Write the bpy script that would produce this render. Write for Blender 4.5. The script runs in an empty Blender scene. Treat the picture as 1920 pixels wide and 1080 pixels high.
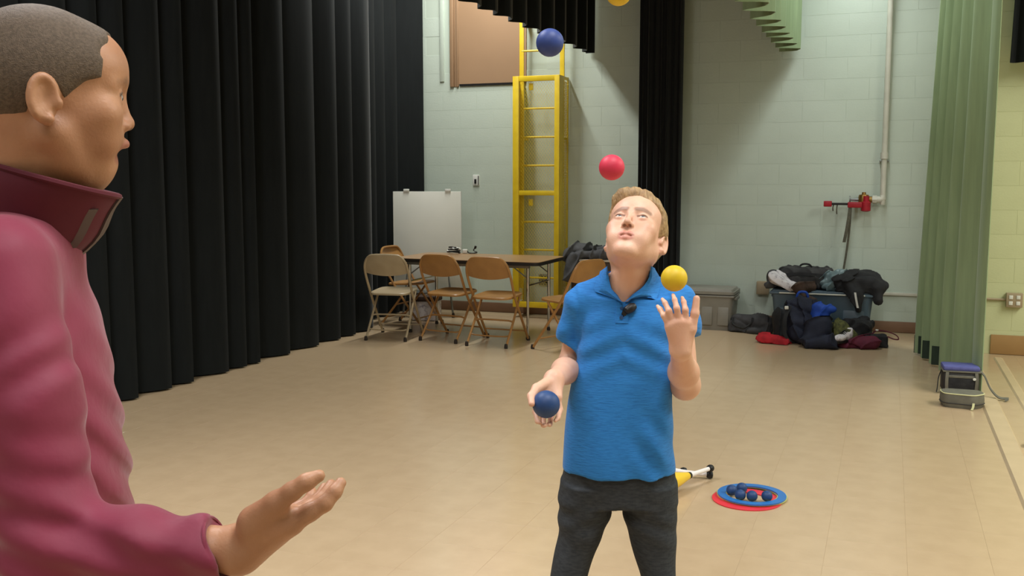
import bpy, bmesh, math, random
import numpy as np
from mathutils import Vector, Matrix, Euler

random.seed(7)
RNG = np.random.default_rng(7)
SC = bpy.context.scene
COL = SC.collection
R = math.radians

# ------------------------------------------------------------------ camera, world, lights, exposure
CAM_H, FOC, PITCH, YAW = 1.48, 1855.0, R(6.3), R(20.8)
cam_data = bpy.data.cameras.new('camera')
cam_data.sensor_width = 36.0
cam_data.lens = 36.0 * FOC / 1920.0
cam_data.clip_start = 0.05
cam = bpy.data.objects.new('camera', cam_data)
COL.objects.link(cam)
cam.location = (0, 0, CAM_H)
cam.rotation_euler = (R(90) - PITCH, 0, YAW)
SC.camera = cam

world = bpy.data.worlds.new('world')
SC.world = world
world.use_nodes = True
world.node_tree.nodes['Background'].inputs[0].default_value = (0.9, 0.95, 1.0, 1)
world.node_tree.nodes['Background'].inputs[1].default_value = 0.15

def area(name, loc, rot, sx, sy, power, color, spread=180):
    d = bpy.data.lights.new(name, 'AREA')
    d.shape = 'RECTANGLE'
    d.size, d.size_y = sx, sy
    d.energy, d.color = power, color
    d.spread = R(spread)
    o = bpy.data.objects.new(name, d)
    COL.objects.link(o)
    o.location, o.rotation_euler = loc, rot
    return o

# two rows of stage strip lights, the hall ceiling lights beyond the stage edge, and overhead fill for the stage
area('strip_light', (-4.0, 8.9, 4.3), (0, 0, 0), 0.16, 2.2, 108, (0.97, 0.99, 0.95))
area('strip_light', (-0.35, 8.4, 3.66), (0, 0, 0), 0.12, 3.0, 38, (0.93, 1.0, 1.0))
area('hall_light', (4.2, 5.2, 4.6), (0, 0, 0), 2.0, 5.0, 370, (0.98, 1.0, 0.90))
area('stage_fill', (0.35, 1.6, 4.4), (0, 0, 0), 1.0, 1.4, 102, (1.0, 0.99, 1.0))
area('stage_fill', (-2.9, 2.6, 4.4), (0, 0, 0), 1.2, 1.6, 145, (0.98, 0.98, 1.0))  # added lamp brightening the floor by the rear curtain, no fixture there
area('stage_fill', (-0.9, -1.0, 4.3), (0, 0, 0), 1.4, 1.4, 66, (0.98, 0.98, 1.0))  # added fill from behind the camera, no fixture there

SC.view_settings.view_transform = 'Standard'
SC.view_settings.look = 'None'
SC.view_settings.gamma = 1.0
SC.view_settings.use_curve_mapping = False
SC.view_settings.exposure = 0.0

# ------------------------------------------------------------------ measuring helpers (room axes: X along the end wall, Y towards it)
CY, SY = math.cos(YAW), math.sin(YAW)

def PL(u, v, d):
    """a sight line through (u, v) followed to the forward distance d: x to the side, y forward, z up (viewer's heading)."""
    a, b = (u - 960.0) / FOC, (540.0 - v) / FOC
    fh = math.cos(PITCH) + b * math.sin(PITCH)
    t = d / fh
    return np.array([a * t, d, CAM_H + (-math.sin(PITCH) + b * math.cos(PITCH)) * t])

def to_room(p):
    return np.array([p[0] * CY - p[1] * SY, p[0] * SY + p[1] * CY, p[2]])

def ray(u, v):
    return to_room(PL(u, v, 1.0) - np.array([0, 0, CAM_H]))

def onY(u, v, Y):
    r = ray(u, v)
    return np.array([0, 0, CAM_H]) + r * (Y / r[1])

def onX(u, v, X):
    r = ray(u, v)
    return np.array([0, 0, CAM_H]) + r * (X / r[0])

def onZ(u, v, Z=0.0):
    r = ray(u, v)
    return np.array([0, 0, CAM_H]) + r * ((Z - CAM_H) / r[2])

# ------------------------------------------------------------------ materials
def lin(c):
    o = []
    for x in c:
        x = x / 255.0
        o.append(x / 12.92 if x <= 0.04045 else ((x + 0.055) / 1.055) ** 2.4)
    return (o[0], o[1], o[2], 1.0)

def mat(name, c1, rough=0.6, c2=None, scale=(8, 8, 8), detail=3.0, bump=0.0, bscale=None, metal=0.0, spec=0.4,
        ramp=(0.35, 0.65), sss=0.0, sheen=0.0, coat=0.0, trans=0.0, alpha=None, coords='Object'):
    m = bpy.data.materials.new(name)
    m.use_nodes = True
    nt = m.node_tree
    b = nt.nodes['Principled BSDF']
    b.inputs['Roughness'].default_value = rough
    b.inputs['Metallic'].default_value = metal
    b.inputs['Specular IOR Level'].default_value = spec
    b.inputs['Base Color'].default_value = lin(c1)
    if sss:
        b.inputs['Subsurface Weight'].default_value = sss
        b.inputs['Subsurface Radius'].default_value = (0.01, 0.004, 0.002)
        b.inputs['Subsurface Scale'].default_value = 0.6
    if sheen:
        b.inputs['Sheen Weight'].default_value = sheen
        b.inputs['Sheen Roughness'].default_value = 0.4
    if coat:
        b.inputs['Coat Weight'].default_value = coat
        b.inputs['Coat Roughness'].default_value = 0.12
    if trans:
        b.inputs['Transmission Weight'].default_value = trans
    tc = nt.nodes.new('ShaderNodeTexCoord')
    def noise(sc):
        mp = nt.nodes.new('ShaderNodeMapping')
        mp.inputs['Scale'].default_value = sc
        nt.links.new(tc.outputs[coords], mp.inputs['Vector'])
        n = nt.nodes.new('ShaderNodeTexNoise')
        n.inputs['Scale'].default_value = 1.0
        n.inputs['Detail'].default_value = detail
        nt.links.new(mp.outputs['Vector'], n.inputs['Vector'])
        return n
    if c2 is not None:
        n = noise(scale)
        rp = nt.nodes.new('ShaderNodeValToRGB')
        rp.color_ramp.elements[0].position = ramp[0]
        rp.color_ramp.elements[1].position = ramp[1]
        rp.color_ramp.elements[0].color = lin(c1)
        rp.color_ramp.elements[1].color = lin(c2)
        nt.links.new(n.outputs['Fac'], rp.inputs['Fac'])
        nt.links.new(rp.outputs['Color'], b.inputs['Base Color'])
    if bump:
        n = noise(bscale or scale)
        bp = nt.nodes.new('ShaderNodeBump')
        bp.inputs['Strength'].default_value = 1.0
        bp.inputs['Distance'].default_value = bump
        nt.links.new(n.outputs['Fac'], bp.inputs['Height'])
        nt.links.new(bp.outputs['Normal'], b.inputs['Normal'])
    return m

def skin_mat(name, c1, c2, lip, brow):
    m = mat(name, c1, 0.48, c2, (14, 14, 14), sss=0.12, bump=0.0004, bscale=(260, 260, 260), spec=0.45)
    nt = m.node_tree
    b = nt.nodes['Principled BSDF']
    src = b.inputs['Base Color'].links[0].from_socket
    for attr, col in (('lips', lip), ('brow', brow)):
        a = nt.nodes.new('ShaderNodeAttribute')
        a.attribute_name = attr
        mx = nt.nodes.new('ShaderNodeMixRGB')
        mx.inputs['Color2'].default_value = lin(col)
        nt.links.new(a.outputs['Fac'], mx.inputs['Fac'])
        nt.links.new(src, mx.inputs['Color1'])
        src = mx.outputs['Color']
    nt.links.new(src, b.inputs['Base Color'])
    return m

M = {}
M['wall'] = mat('painted_block', (196, 207, 194), 0.55, (192, 203, 190), (3, 3, 3), bump=0.0012, bscale=(60, 60, 60))
M['wall_hall'] = mat('hall_block', (206, 210, 166), 0.55, (201, 205, 161), (3, 3, 3), bump=0.0012, bscale=(60, 60, 60))
M['mortar'] = mat('painted_joint', (190, 201, 187), 0.7)
M['mortar_hall'] = mat('hall_joint', (202, 206, 162), 0.7)
M['plaster'] = mat('plaster', (190, 188, 175), 0.8, (182, 180, 168), (2, 2, 2))
M['tile'] = mat('vinyl_tile', (196, 171, 138), 0.2, (190, 165, 132), (2.2, 2.2, 2.2), detail=6, bump=0.0005, bscale=(5, 5, 5), spec=0.42, coords='Generated')
M['tile_joint'] = mat('tile_joint', (168, 146, 114), 0.6)
M['base_brown'] = mat('brown_vinyl', (132, 100, 78), 0.5, (122, 92, 70), (4, 4, 4))
M['base_tan'] = mat('tan_vinyl', (178, 140, 92), 0.5, (170, 133, 86), (4, 4, 4))
M['strip'] = mat('bevel_strip', (206, 184, 150), 0.35, (198, 176, 142), (6, 6, 6))
M['tan_door'] = mat('tan_panel', (158, 126, 96), 0.55, (152, 121, 92), (1.5, 1.5, 1.5))
M['gap_shade'] = mat('gap_shade', (18, 14, 12), 0.9)
M['black_velour'] = mat('black_velour', (14, 18, 19), 0.8, (18, 22, 23), (30, 30, 4), sheen=0.16, spec=0.2)
M['green_velour'] = mat('green_velour', (134, 152, 116), 0.8, (144, 162, 124), (24, 24, 2), sheen=0.2, spec=0.2)
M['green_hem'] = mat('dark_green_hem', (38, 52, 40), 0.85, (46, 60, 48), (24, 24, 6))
M['yellow_paint'] = mat('yellow_enamel', (232, 200, 40), 0.4, (222, 188, 34), (10, 10, 10), spec=0.5)
M['yellow_mesh'] = mat('yellow_mesh', (214, 186, 48), 0.5)
M['white_plastic'] = mat('white_plastic', (225, 225, 218), 0.45, (216, 216, 208), (20, 20, 20))
M['black_plastic'] = mat('black_plastic', (18, 18, 19), 0.45, (24, 24, 25), (30, 30, 30))
M['white_board'] = mat('whiteboard', (228, 228, 218), 0.35, (222, 222, 212), (2, 2, 2), spec=0.5)
M['grey_metal'] = mat('grey_metal', (140, 142, 140), 0.4, (128, 130, 128), (12, 12, 12), metal=0.6)
M['chrome'] = mat('chrome', (205, 205, 205), 0.18, (190, 190, 190), (20, 20, 20), metal=1.0)
M['table_top'] = mat('wood_laminate', (170, 134, 94), 0.32, (150, 114, 78), (3, 28, 28), detail=5, spec=0.5)
M['table_edge'] = mat('black_edge', (28, 24, 20), 0.5)
M['chair_tan'] = mat('tan_enamel', (170, 124, 70), 0.36, (160, 115, 64), (9, 9, 9), spec=0.5)
M['chair_beige'] = mat('beige_enamel', (176, 158, 128), 0.38, (168, 150, 120), (9, 9, 9), spec=0.5)
M['rubber'] = mat('dark_rubber', (46, 38, 32), 0.7)
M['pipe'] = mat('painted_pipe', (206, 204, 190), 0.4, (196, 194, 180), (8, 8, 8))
M['brass'] = mat('brass', (166, 130, 72), 0.35, (140, 108, 58), (30, 30, 30), metal=0.8)
M['red_paint'] = mat('red_enamel', (168, 28, 44), 0.4, (150, 24, 38), (20, 20, 20))
M['hose'] = mat('canvas_hose', (96, 92, 78), 0.85, (80, 77, 66), (60, 60, 60))
M['tan_box'] = mat('tan_box', (168, 150, 122), 0.5, (158, 141, 114), (10, 10, 10))
M['tote_grey'] = mat('grey_tote', (138, 134, 124), 0.42, (130, 126, 116), (6, 6, 6), spec=0.5)
M['tote_blue'] = mat('blue_grey_tote', (78, 96, 108), 0.4, (70, 88, 100), (6, 6, 6), spec=0.5)
M['black_cloth'] = mat('black_cloth', (30, 30, 32), 0.85, (40, 40, 42), (18, 18, 18), bump=0.004, bscale=(22, 22, 22))
M['charcoal_cloth'] = mat('charcoal_cloth', (52, 51, 52), 0.85, (66, 65, 66), (14, 14, 14), bump=0.004, bscale=(22, 22, 22))
M['grey_cloth'] = mat('grey_cloth', (84, 84, 86), 0.85, (70, 70, 72), (14, 14, 14), bump=0.004, bscale=(18, 18, 18))
M['navy_cloth'] = mat('navy_cloth', (34, 38, 56), 0.8, (26, 29, 44), (14, 14, 14), bump=0.004, bscale=(22, 22, 22))
M['blue_cloth'] = mat('blue_cloth', (34, 78, 178), 0.7, (28, 66, 156), (14, 14, 14), bump=0.003, bscale=(22, 22, 22))
M['brown_cloth'] = mat('brown_cloth', (62, 46, 38), 0.85, (76, 58, 48), (14, 14, 14), bump=0.004, bscale=(22, 22, 22))
M['olive_cloth'] = mat('olive_cloth', (98, 98, 52), 0.85, (60, 62, 36), (40, 40, 40), bump=0.004, bscale=(22, 22, 22))
M['red_cloth'] = mat('red_cloth', (186, 26, 38), 0.8, (150, 20, 30), (14, 14, 14), bump=0.004, bscale=(22, 22, 22))
M['maroon_cloth'] = mat('maroon_cloth', (96, 30, 50), 0.85, (80, 24, 42), (14, 14, 14), bump=0.004, bscale=(22, 22, 22))
M['white_cloth'] = mat('white_cloth', (222, 216, 218), 0.85, (150, 140, 150), (26, 26, 26), ramp=(0.52, 0.72), bump=0.004, bscale=(22, 22, 22))
M['clear_plastic'] = mat('hazy_plastic', (150, 172, 176), 0.25, (118, 142, 148), (20, 20, 20), trans=0.3)
M['bag_blue'] = mat('blue_nylon', (92, 96, 158), 0.6, (80, 84, 144), (20, 20, 20), bump=0.001, bscale=(90, 90, 90))
M['bag_grey'] = mat('grey_nylon', (112, 110, 98), 0.65, (102, 100, 90), (20, 20, 20), bump=0.001, bscale=(90, 90, 90))
M['bag_dark'] = mat('dark_nylon', (52, 50, 50), 0.65, (60, 58, 58), (20, 20, 20), bump=0.001, bscale=(90, 90, 90))
M['piping'] = mat('pale_piping', (206, 206, 160), 0.6)
M['dark_wood'] = mat('dark_wood', (72, 54, 38), 0.5, (60, 44, 30), (3, 3, 30), detail=5)
M['pale_edge'] = mat('pale_edge', (190, 180, 166), 0.45)
M['club_yellow'] = mat('club_yellow', (246, 208, 60), 0.35, (238, 198, 52), (8, 8, 8), spec=0.5)
M['club_white'] = mat('club_white', (240, 234, 232), 0.4)
M['ring_blue'] = mat('ring_blue', (40, 118, 196), 0.35, (36, 108, 182), (8, 8, 8), spec=0.5)
M['ring_lime'] = mat('ring_lime', (214, 226, 130), 0.35)
M['ring_red'] = mat('ring_red', (232, 54, 68), 0.35, (224, 48, 62), (8, 8, 8), spec=0.5)
M['ball_blue'] = mat('ball_blue', (40, 72, 122), 0.5, (34, 64, 112), (20, 20, 20))
M['ball_royal'] = mat('ball_royal', (54, 74, 140), 0.5, (46, 66, 128), (20, 20, 20))
M['ball_red'] = mat('ball_red', (216, 58, 84), 0.5, (204, 50, 76), (20, 20, 20))
M['ball_yellow'] = mat('ball_yellow', (222, 190, 40), 0.5, (212, 180, 34), (20, 20, 20))
M['boy_skin'] = skin_mat('fair_skin', (224, 180, 154), (216, 167, 141), (188, 112, 100), (104, 66, 40))
M['man_skin'] = skin_mat('brown_skin', (176, 130, 98), (164, 118, 88), (150, 92, 78), (64, 46, 36))
M['boy_hair'] = mat('sandy_hair', (134, 106, 72), 0.5, (176, 146, 104), (150, 30, 60), detail=4, bump=0.003, bscale=(220, 40, 80), spec=0.3)
M['man_hair'] = mat('cropped_hair', (80, 68, 56), 0.7, (98, 84, 70), (240, 240, 240), detail=2, bump=0.0009, bscale=(600, 600, 600), spec=0.3)
M['eye_white'] = mat('eye_white', (196, 186, 178), 0.15, spec=0.5)
M['iris'] = mat('iris', (74, 84, 92), 0.15, (60, 66, 70), (300, 300, 300))
M['shirt'] = mat('heather_blue', (48, 128, 204), 0.8, (38, 106, 178), (46, 46, 420), detail=4, ramp=(0.45, 0.75), bump=0.0008, bscale=(60, 60, 300), sheen=0.1, spec=0.25)
M['trousers'] = mat('heather_charcoal', (50, 54, 58), 0.85, (62, 66, 70), (60, 60, 200), detail=4, bump=0.0008, bscale=(200, 200, 60), spec=0.2)
M['button'] = mat('blue_button', (40, 80, 130), 0.4)
M['jacket'] = mat('maroon_shell', (134, 50, 74), 0.6, (126, 46, 68), (6, 6, 6), detail=3, bump=0.0015, bscale=(30, 30, 30), sheen=0.25, spec=0.3)
M['jacket_inner'] = mat('maroon_lining', (92, 34, 46), 0.75, (84, 30, 42), (8, 8, 8), sheen=0.1, spec=0.25)
M['zip'] = mat('grey_zip', (104, 96, 94), 0.4, metal=0.4)
M['dark_trousers'] = mat('dark_trousers', (34, 36, 44), 0.85, (40, 42, 50), (30, 30, 30))
M['shoe'] = mat('black_shoe', (24, 24, 26), 0.5, (30, 30, 32), (20, 20, 20))
M['sole'] = mat('pale_sole', (190, 188, 182), 0.6)

# ------------------------------------------------------------------ mesh helpers
class MB:
    def __init__(self):
        self.v, self.f = [], []
    def add(self, verts, faces):
        n = len(self.v)
        self.v += [tuple(map(float, p)) for p in verts]
        self.f += [tuple(i + n for i in q) for q in faces]
        return self
    def box(self, c, s, rot=None, r=0.0, seg=2):
        bm = bmesh.new()
        bmesh.ops.create_cube(bm, size=1.0)
        for w in bm.verts:
            w.co = Vector((w.co.x * s[0], w.co.y * s[1], w.co.z * s[2]))
        if r > 0:
            bmesh.ops.bevel(bm, geom=list(bm.edges), offset=min(r, 0.49 * min(s)), segments=seg, profile=0.5, affect='EDGES')
        mtx = Matrix.Translation(Vector(c))
        if rot is not None:
            mtx = mtx @ Euler(rot).to_matrix().to_4x4()
        bm.transform(mtx)
        bm.verts.index_update()
        self.add([w.co for w in bm.verts], [[w.index for w in q.verts] for q in bm.faces])
        bm.free()
        return self
    def frustum(self, z0, s0, z1, s1, c=(0, 0), r=0.02):
        """rounded-rectangle tub from size s0 at z0 to size s1 at z1, open look given by the caller"""
        def loop(s, z):
            pts = []
            for (sx, sy, a0) in ((1, 1, 0), (-1, 1, 90), (-1, -1, 180), (1, -1, 270)):
                for k in range(4):
                    a = R(a0 + 30 * k)
                    pts.append((c[0] + sx * (s[0] / 2 - r) + r * math.cos(a), c[1] + sy * (s[1] / 2 - r) + r * math.sin(a), z))
            return pts
        a, b = loop(s0, z0), loop(s1, z1)
        n = len(a)
        self.add(a + b, [(i, (i + 1) % n, n + (i + 1) % n, n + i) for i in range(n)] + [tuple(range(n))[::-1], tuple(range(n, 2 * n))])
        return self
    def tube(self, path, r, n=8, closed=False, smooth=0):
        P = [np.array(p, float) for p in path]
        rr = list(r) if hasattr(r, '__len__') else [r] * len(P)
        if smooth:
            P, rr = catmull(P, rr, smooth, closed)
        m = len(P)
        up = None
        rings = []
        for i in range(m):
            if closed:
                t = P[(i + 1) % m] - P[i - 1]
            else:
                t = P[min(i + 1, m - 1)] - P[max(i - 1, 0)]
            t = t / (np.linalg.norm(t) + 1e-12)
            if up is None:
                up = np.array([0, 0, 1.0]) if abs(t[2]) < 0.9 else np.array([1.0, 0, 0])
            up = up - t * np.dot(up, t)
            up = up / (np.linalg.norm(up) + 1e-12)
            sd = np.cross(t, up)
            rings.append([P[i] + rr[i] * (math.cos(2 * math.pi * k / n) * up + math.sin(2 * math.pi * k / n) * sd) for k in range(n)])
        vs = [p for q in rings for p in q]
        fs = []
        for i in range(m if closed else m - 1):
            a, b = i * n, ((i + 1) % m) * n
            fs += [(a + k, a + (k + 1) % n, b + (k + 1) % n, b + k) for k in range(n)]
        if not closed:
            fs += [tuple(range(n))[::-1], tuple(range((m - 1) * n, m * n))]
        return self.add(vs, fs)
    def strap(self, path, w, t, side, smooth=0):
        """a flat band: width w along 'side', thickness t"""
        P = [np.array(p, float) for p in path]
        if smooth:
            P, _ = catmull(P, [1] * len(P), smooth, False)
        s = np.array(side, float)
        vs, fs = [], []
        m = len(P)
        for i in range(m):
            tg = P[min(i + 1, m - 1)] - P[max(i - 1, 0)]
            nrm = np.cross(tg, s)
            nrm = nrm / (np.linalg.norm(nrm) + 1e-12)
            for (a, b) in ((-1, -1), (1, -1), (1, 1), (-1, 1)):
                vs.append(P[i] + s * (a * w / 2) + nrm * (b * t / 2))
        for i in range(m - 1):
            a, b = 4 * i, 4 * i + 4
            fs += [(a + k, a + (k + 1) % 4, b + (k + 1) % 4, b + k) for k in range(4)]
        fs += [(3, 2, 1, 0), tuple(range(4 * m - 4, 4 * m))]
        return self.add(vs, fs)
    def lathe(self, prof, n=16, mtx=None):
        """prof: (radius, height) pairs about the local z axis"""
        vs, fs = [], []
        for (r, z) in prof:
            for k in range(n):
                a = 2 * math.pi * k / n
                vs.append(Vector((r * math.cos(a), r * math.sin(a), z)))
        for i in range(len(prof) - 1):
            a, b = i * n, (i + 1) * n
            fs += [(a + k, a + (k + 1) % n, b + (k + 1) % n, b + k) for k in range(n)]
        fs += [tuple(range(n))[::-1], tuple(range((len(prof) - 1) * n, len(prof) * n))]
        if mtx is not None:
            vs = [mtx @ p for p in vs]
        return self.add(vs, fs)
    def sphere(self, c, r, n=20):
        prof = []
        for i in range(n // 2 + 1):
            a = math.pi * i / (n // 2)
            prof.append((max(1e-5, r * math.sin(a)), -r * math.cos(a)))
        return self.lathe(prof, n, Matrix.Translation(Vector(c)))
    def prism(self, poly, d, origin, ax, ay, an):
        """2-D outline swept by depth d along an"""
        o, ax, ay, an = (np.array(q, float) for q in (origin, ax, ay, an))
        n = len(poly)
        a = [o + ax * p[0] + ay * p[1] for p in poly]
        b = [p + an * d for p in a]
        return self.add(a + b, [tuple(range(n))[::-1], tuple(range(n, 2 * n))] + [(i, (i + 1) % n, n + (i + 1) % n, n + i) for i in range(n)])
    def mesh(self, name, m, smooth=True):
        me = bpy.data.meshes.new(name)
        me.from_pydata(self.v, [], self.f)
        bm = bmesh.new()
        bm.from_mesh(me)
        bmesh.ops.recalc_face_normals(bm, faces=list(bm.faces))
        bm.to_mesh(me)
        bm.free()
        if m:
            me.materials.append(M[m] if isinstance(m, str) else m)
        if smooth:
            me.polygons.foreach_set('use_smooth', [True] * len(me.polygons))
            me.set_sharp_from_angle(angle=R(40))
        me.update()
        return me
    def build(self, name, m, parent=None, smooth=True):
        return put(name, self.mesh(name, m, smooth), parent)

def catmull(P, rr, k, closed):
    out, ro = [], []
    m = len(P)
    segs = m if closed else m - 1
    for i in range(segs):
        if closed:
            p0, p1, p2, p3 = P[i - 1], P[i], P[(i + 1) % m], P[(i + 2) % m]
        else:
            p0, p1, p2, p3 = P[max(i - 1, 0)], P[i], P[i + 1], P[min(i + 2, m - 1)]
        for j in range(k):
            t = j / k
            out.append(0.5 * ((2 * p1) + (-p0 + p2) * t + (2 * p0 - 5 * p1 + 4 * p2 - p3) * t * t + (-p0 + 3 * p1 - 3 * p2 + p3) * t ** 3))
            ro.append(rr[i] * (1 - t) + rr[(i + 1) % m] * t)
    if not closed:
        out.append(P[-1])
        ro.append(rr[-1])
    return out, ro

def put(name, me, parent=None):
    o = bpy.data.objects.new(name, me)
    COL.objects.link(o)
    if parent is not None:
        o.parent = parent
    return o

def tag(o, label=None, cat=None, group=None, kind=None):
    if label: o['label'] = label
    if cat: o['category'] = cat
    if group: o['group'] = group
    if kind: o['kind'] = kind
    return o

def thing(name, label, cat, loc=(0, 0, 0), rz=0.0, group=None):
    o = bpy.data.objects.new(name, None)
    o.empty_display_size = 0.1
    COL.objects.link(o)
    o.location, o.rotation_euler = Vector(loc), (0, 0, rz)
    return tag(o, label, cat, group)

def copy_tree(o, parent=None):
    c = o.copy()
    COL.objects.link(c)
    if parent is not None:
        c.parent = parent
    for ch in list(o.children):
        copy_tree(ch, c)
    return c

# ------------------------------------------------------------------ distance-field modelling for bodies, clothes and soft things
f32 = np.float32

class Vol:
    def __init__(self, lo, hi, h):
        self.lo, self.h = np.array(lo, float), h
        n = np.ceil((np.array(hi, float) - self.lo) / h).astype(int) + 1
        self.n = n
        self.F = np.full(n, 1.0, f32)
    def reg(self, lo, hi):
        a = np.clip(np.floor((np.array(lo) - self.lo) / self.h).astype(int), 0, self.n)
        b = np.clip(np.ceil((np.array(hi) - self.lo) / self.h).astype(int) + 1, 0, self.n)
        if np.any(b <= a):
            return None
        s = tuple(slice(int(i), int(j)) for i, j in zip(a, b))
        ax = [(self.lo[i] + self.h * np.arange(a[i], b[i])).astype(f32) for i in range(3)]
        return s, ax[0][:, None, None], ax[1][None, :, None], ax[2][None, None, :]
    def mix(self, s, d, k, op):
        a = self.F[s]
        if op == 'add':
            if k > 0:
                h = np.clip(0.5 + 0.5 * (a - d) / k, 0, 1)
                self.F[s] = a * (1 - h) + d * h - k * h * (1 - h)
            else:
                self.F[s] = np.minimum(a, d)
        elif op == 'sub':
            d = -d
            if k > 0:
                h = np.clip(0.5 + 0.5 * (d - a) / k, 0, 1)
                self.F[s] = a * (1 - h) + d * h + k * h * (1 - h)
            else:
                self.F[s] = np.maximum(a, d)
    def cone(self, a, b, ra, rb=None, k=0.01, op='add'):
        a, b = np.array(a, float), np.array(b, float)
        rb = ra if rb is None else rb
        pad = max(ra, rb) + k + 3 * self.h
        q = self.reg(np.minimum(a, b) - pad, np.maximum(a, b) + pad)
        if q is None: return self
        s, x, y, z = q
        ab = b - a
        L = float(ab @ ab) + 1e-12
        x, y, z = x - f32(a[0]), y - f32(a[1]), z - f32(a[2])
        t = np.clip((x * f32(ab[0]) + y * f32(ab[1]) + z * f32(ab[2])) / f32(L), 0, 1)
        d = np.sqrt((x - t * f32(ab[0])) ** 2 + (y - t * f32(ab[1])) ** 2 + (z - t * f32(ab[2])) ** 2) - (f32(ra) + t * f32(rb - ra))
        self.mix(s, d, k, op)
        return self
    def chain(self, pts, rs, k=0.006, op='add'):
        for i in range(len(pts) - 1):
            self.cone(pts[i], pts[i + 1], rs[i], rs[i + 1], k, op)
        return self
    def ell(self, c, r, Rm=None, k=0.01, op='add'):
        c, r = np.array(c, float), np.array(r, float)
        pad = max(r) + k + 3 * self.h
        q = self.reg(c - pad, c + pad)
        if q is None: return self
        s, x, y, z = q
        x, y, z = x - f32(c[0]), y - f32(c[1]), z - f32(c[2])
        if Rm is not None:
            Q = np.array(Rm, dtype=f32)
            x, y, z = (Q[0, i] * x + Q[1, i] * y + Q[2, i] * z for i in range(3))
        k0 = np.sqrt((x / f32(r[0])) ** 2 + (y / f32(r[1])) ** 2 + (z / f32(r[2])) ** 2)
        k1 = np.sqrt((x / f32(r[0] ** 2)) ** 2 + (y / f32(r[1] ** 2)) ** 2 + (z / f32(r[2] ** 2)) ** 2) + f32(1e-6)
        self.mix(s, k0 * (k0 - 1) / k1, k, op)
        return self
    def rbox(self, c, half, r, Rm=None, k=0.01, op='add'):
        c, half = np.array(c, float), np.array(half, float)
        pad = float(np.linalg.norm(half)) + k + 3 * self.h
        q = self.reg(c - pad, c + pad)
        if q is None: return self
        s, x, y, z = q
        x, y, z = x - f32(c[0]), y - f32(c[1]), z - f32(c[2])
        if Rm is not None:
            Q = np.array(Rm, dtype=f32)
            x, y, z = (Q[0, i] * x + Q[1, i] * y + Q[2, i] * z for i in range(3))
        qx, qy, qz = (abs(g) - f32(h - r) for g, h in zip((x, y, z), half))
        d = np.sqrt(np.maximum(qx, 0) ** 2 + np.maximum(qy, 0) ** 2 + np.maximum(qz, 0) ** 2) + np.minimum(np.maximum(np.maximum(qx, qy), qz), 0) - f32(r)
        self.mix(s, d, k, op)
        return self
    def prof(self, rows, k=0.02, op='add', n=2.2, rot=0.0):
        """rows: (z, cx, cy, rx, ry) from low to high; an elliptical trunk, flat at both ends; rot turns the ellipse"""
        A = np.array(sorted(rows), float)
        pad = k + 3 * self.h
        rm = float(np.max(A[:, 3:5]))
        q = self.reg((A[:, 1].min() - rm - pad, A[:, 2].min() - rm - pad, A[0, 0] - pad), (A[:, 1].max() + rm + pad, A[:, 2].max() + rm + pad, A[-1, 0] + pad))
        if q is None: return self
        s, x, y, z = q
        zz = z.ravel()
        def ip(c):
            g = np.interp(zz, A[:, 0], A[:, c])
            if len(zz) > 8:
                w = max(1, int(0.03 / self.h))
                ke = np.ones(2 * w + 1) / (2 * w + 1)
                g = np.convolve(np.pad(g, w, mode='edge'), ke, 'valid')
            return g.astype(f32)[None, None, :]
        cx, cy, rx, ry = ip(1), ip(2), ip(3), ip(4)
        dx, dy = x - cx, y - cy
        if rot:
            c0, s0 = f32(math.cos(rot)), f32(math.sin(rot))
            dx, dy = c0 * dx + s0 * dy, -s0 * dx + c0 * dy
        e = (np.abs(dx / rx) ** f32(n) + np.abs(dy / ry) ** f32(n)) ** f32(1.0 / n)
        d = (e - 1) * np.minimum(rx, ry)
        d = np.maximum(d, np.maximum(f32(A[0, 0]) - z, z - f32(A[-1, 0])))
        self.mix(s, d, k, op)
        return self
    def wave(self, fn):
        q = self.reg(self.lo, self.lo + self.h * self.n)
        s, x, y, z = q
        self.F += fn(x, y, z).astype(f32)
        return self
    def cut(self, p, n, rad):
        """remove what lies beyond the plane through p with normal n, within rad of p"""
        p, n = np.array(p, float), np.array(n, float)
        n = n / np.linalg.norm(n)
        q = self.reg(p - rad, p + rad)
        s, x, y, z = q
        x, y, z = x - f32(p[0]), y - f32(p[1]), z - f32(p[2])
        d = x * f32(n[0]) + y * f32(n[1]) + z * f32(n[2])
        inside = (x * x + y * y + z * z) < rad * rad
        self.F[s] = np.where(inside & (d > -0.03), np.maximum(self.F[s], d), self.F[s])
        return self
    def at(self, p):
        i = (np.array(p) - self.lo) / self.h
        if np.any(i < 0) or np.any(i > self.n - 1.001):
            return 1.0
        b = np.floor(i).astype(int)
        t = i - b
        v = self.F[b[0]:b[0] + 2, b[1]:b[1] + 2, b[2]:b[2] + 2].astype(float)
        v = v[0] * (1 - t[0]) + v[1] * t[0]
        v = v[0] * (1 - t[1]) + v[1] * t[1]
        return float(v[0] * (1 - t[2]) + v[1] * t[2])
    def poly(self, smooth=2):
        F, h = self.F, self.h
        ins = F < 0
        c = ins[:-1, :-1, :-1].astype(np.uint8)
        for dx in (0, 1):
            for dy in (0, 1):
                for dz in (0, 1):
                    if dx or dy or dz:
                        c = c + ins[dx:F.shape[0] - 1 + dx, dy:F.shape[1] - 1 + dy, dz:F.shape[2] - 1 + dz]
        ci = np.argwhere((c > 0) & (c < 8))
        del c
        idx = np.full(np.array(F.shape) - 1, -1, np.int32)
        idx[ci[:, 0], ci[:, 1], ci[:, 2]] = np.arange(len(ci))
        corners = [(i, j, k) for i in (0, 1) for j in (0, 1) for k in (0, 1)]
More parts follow.
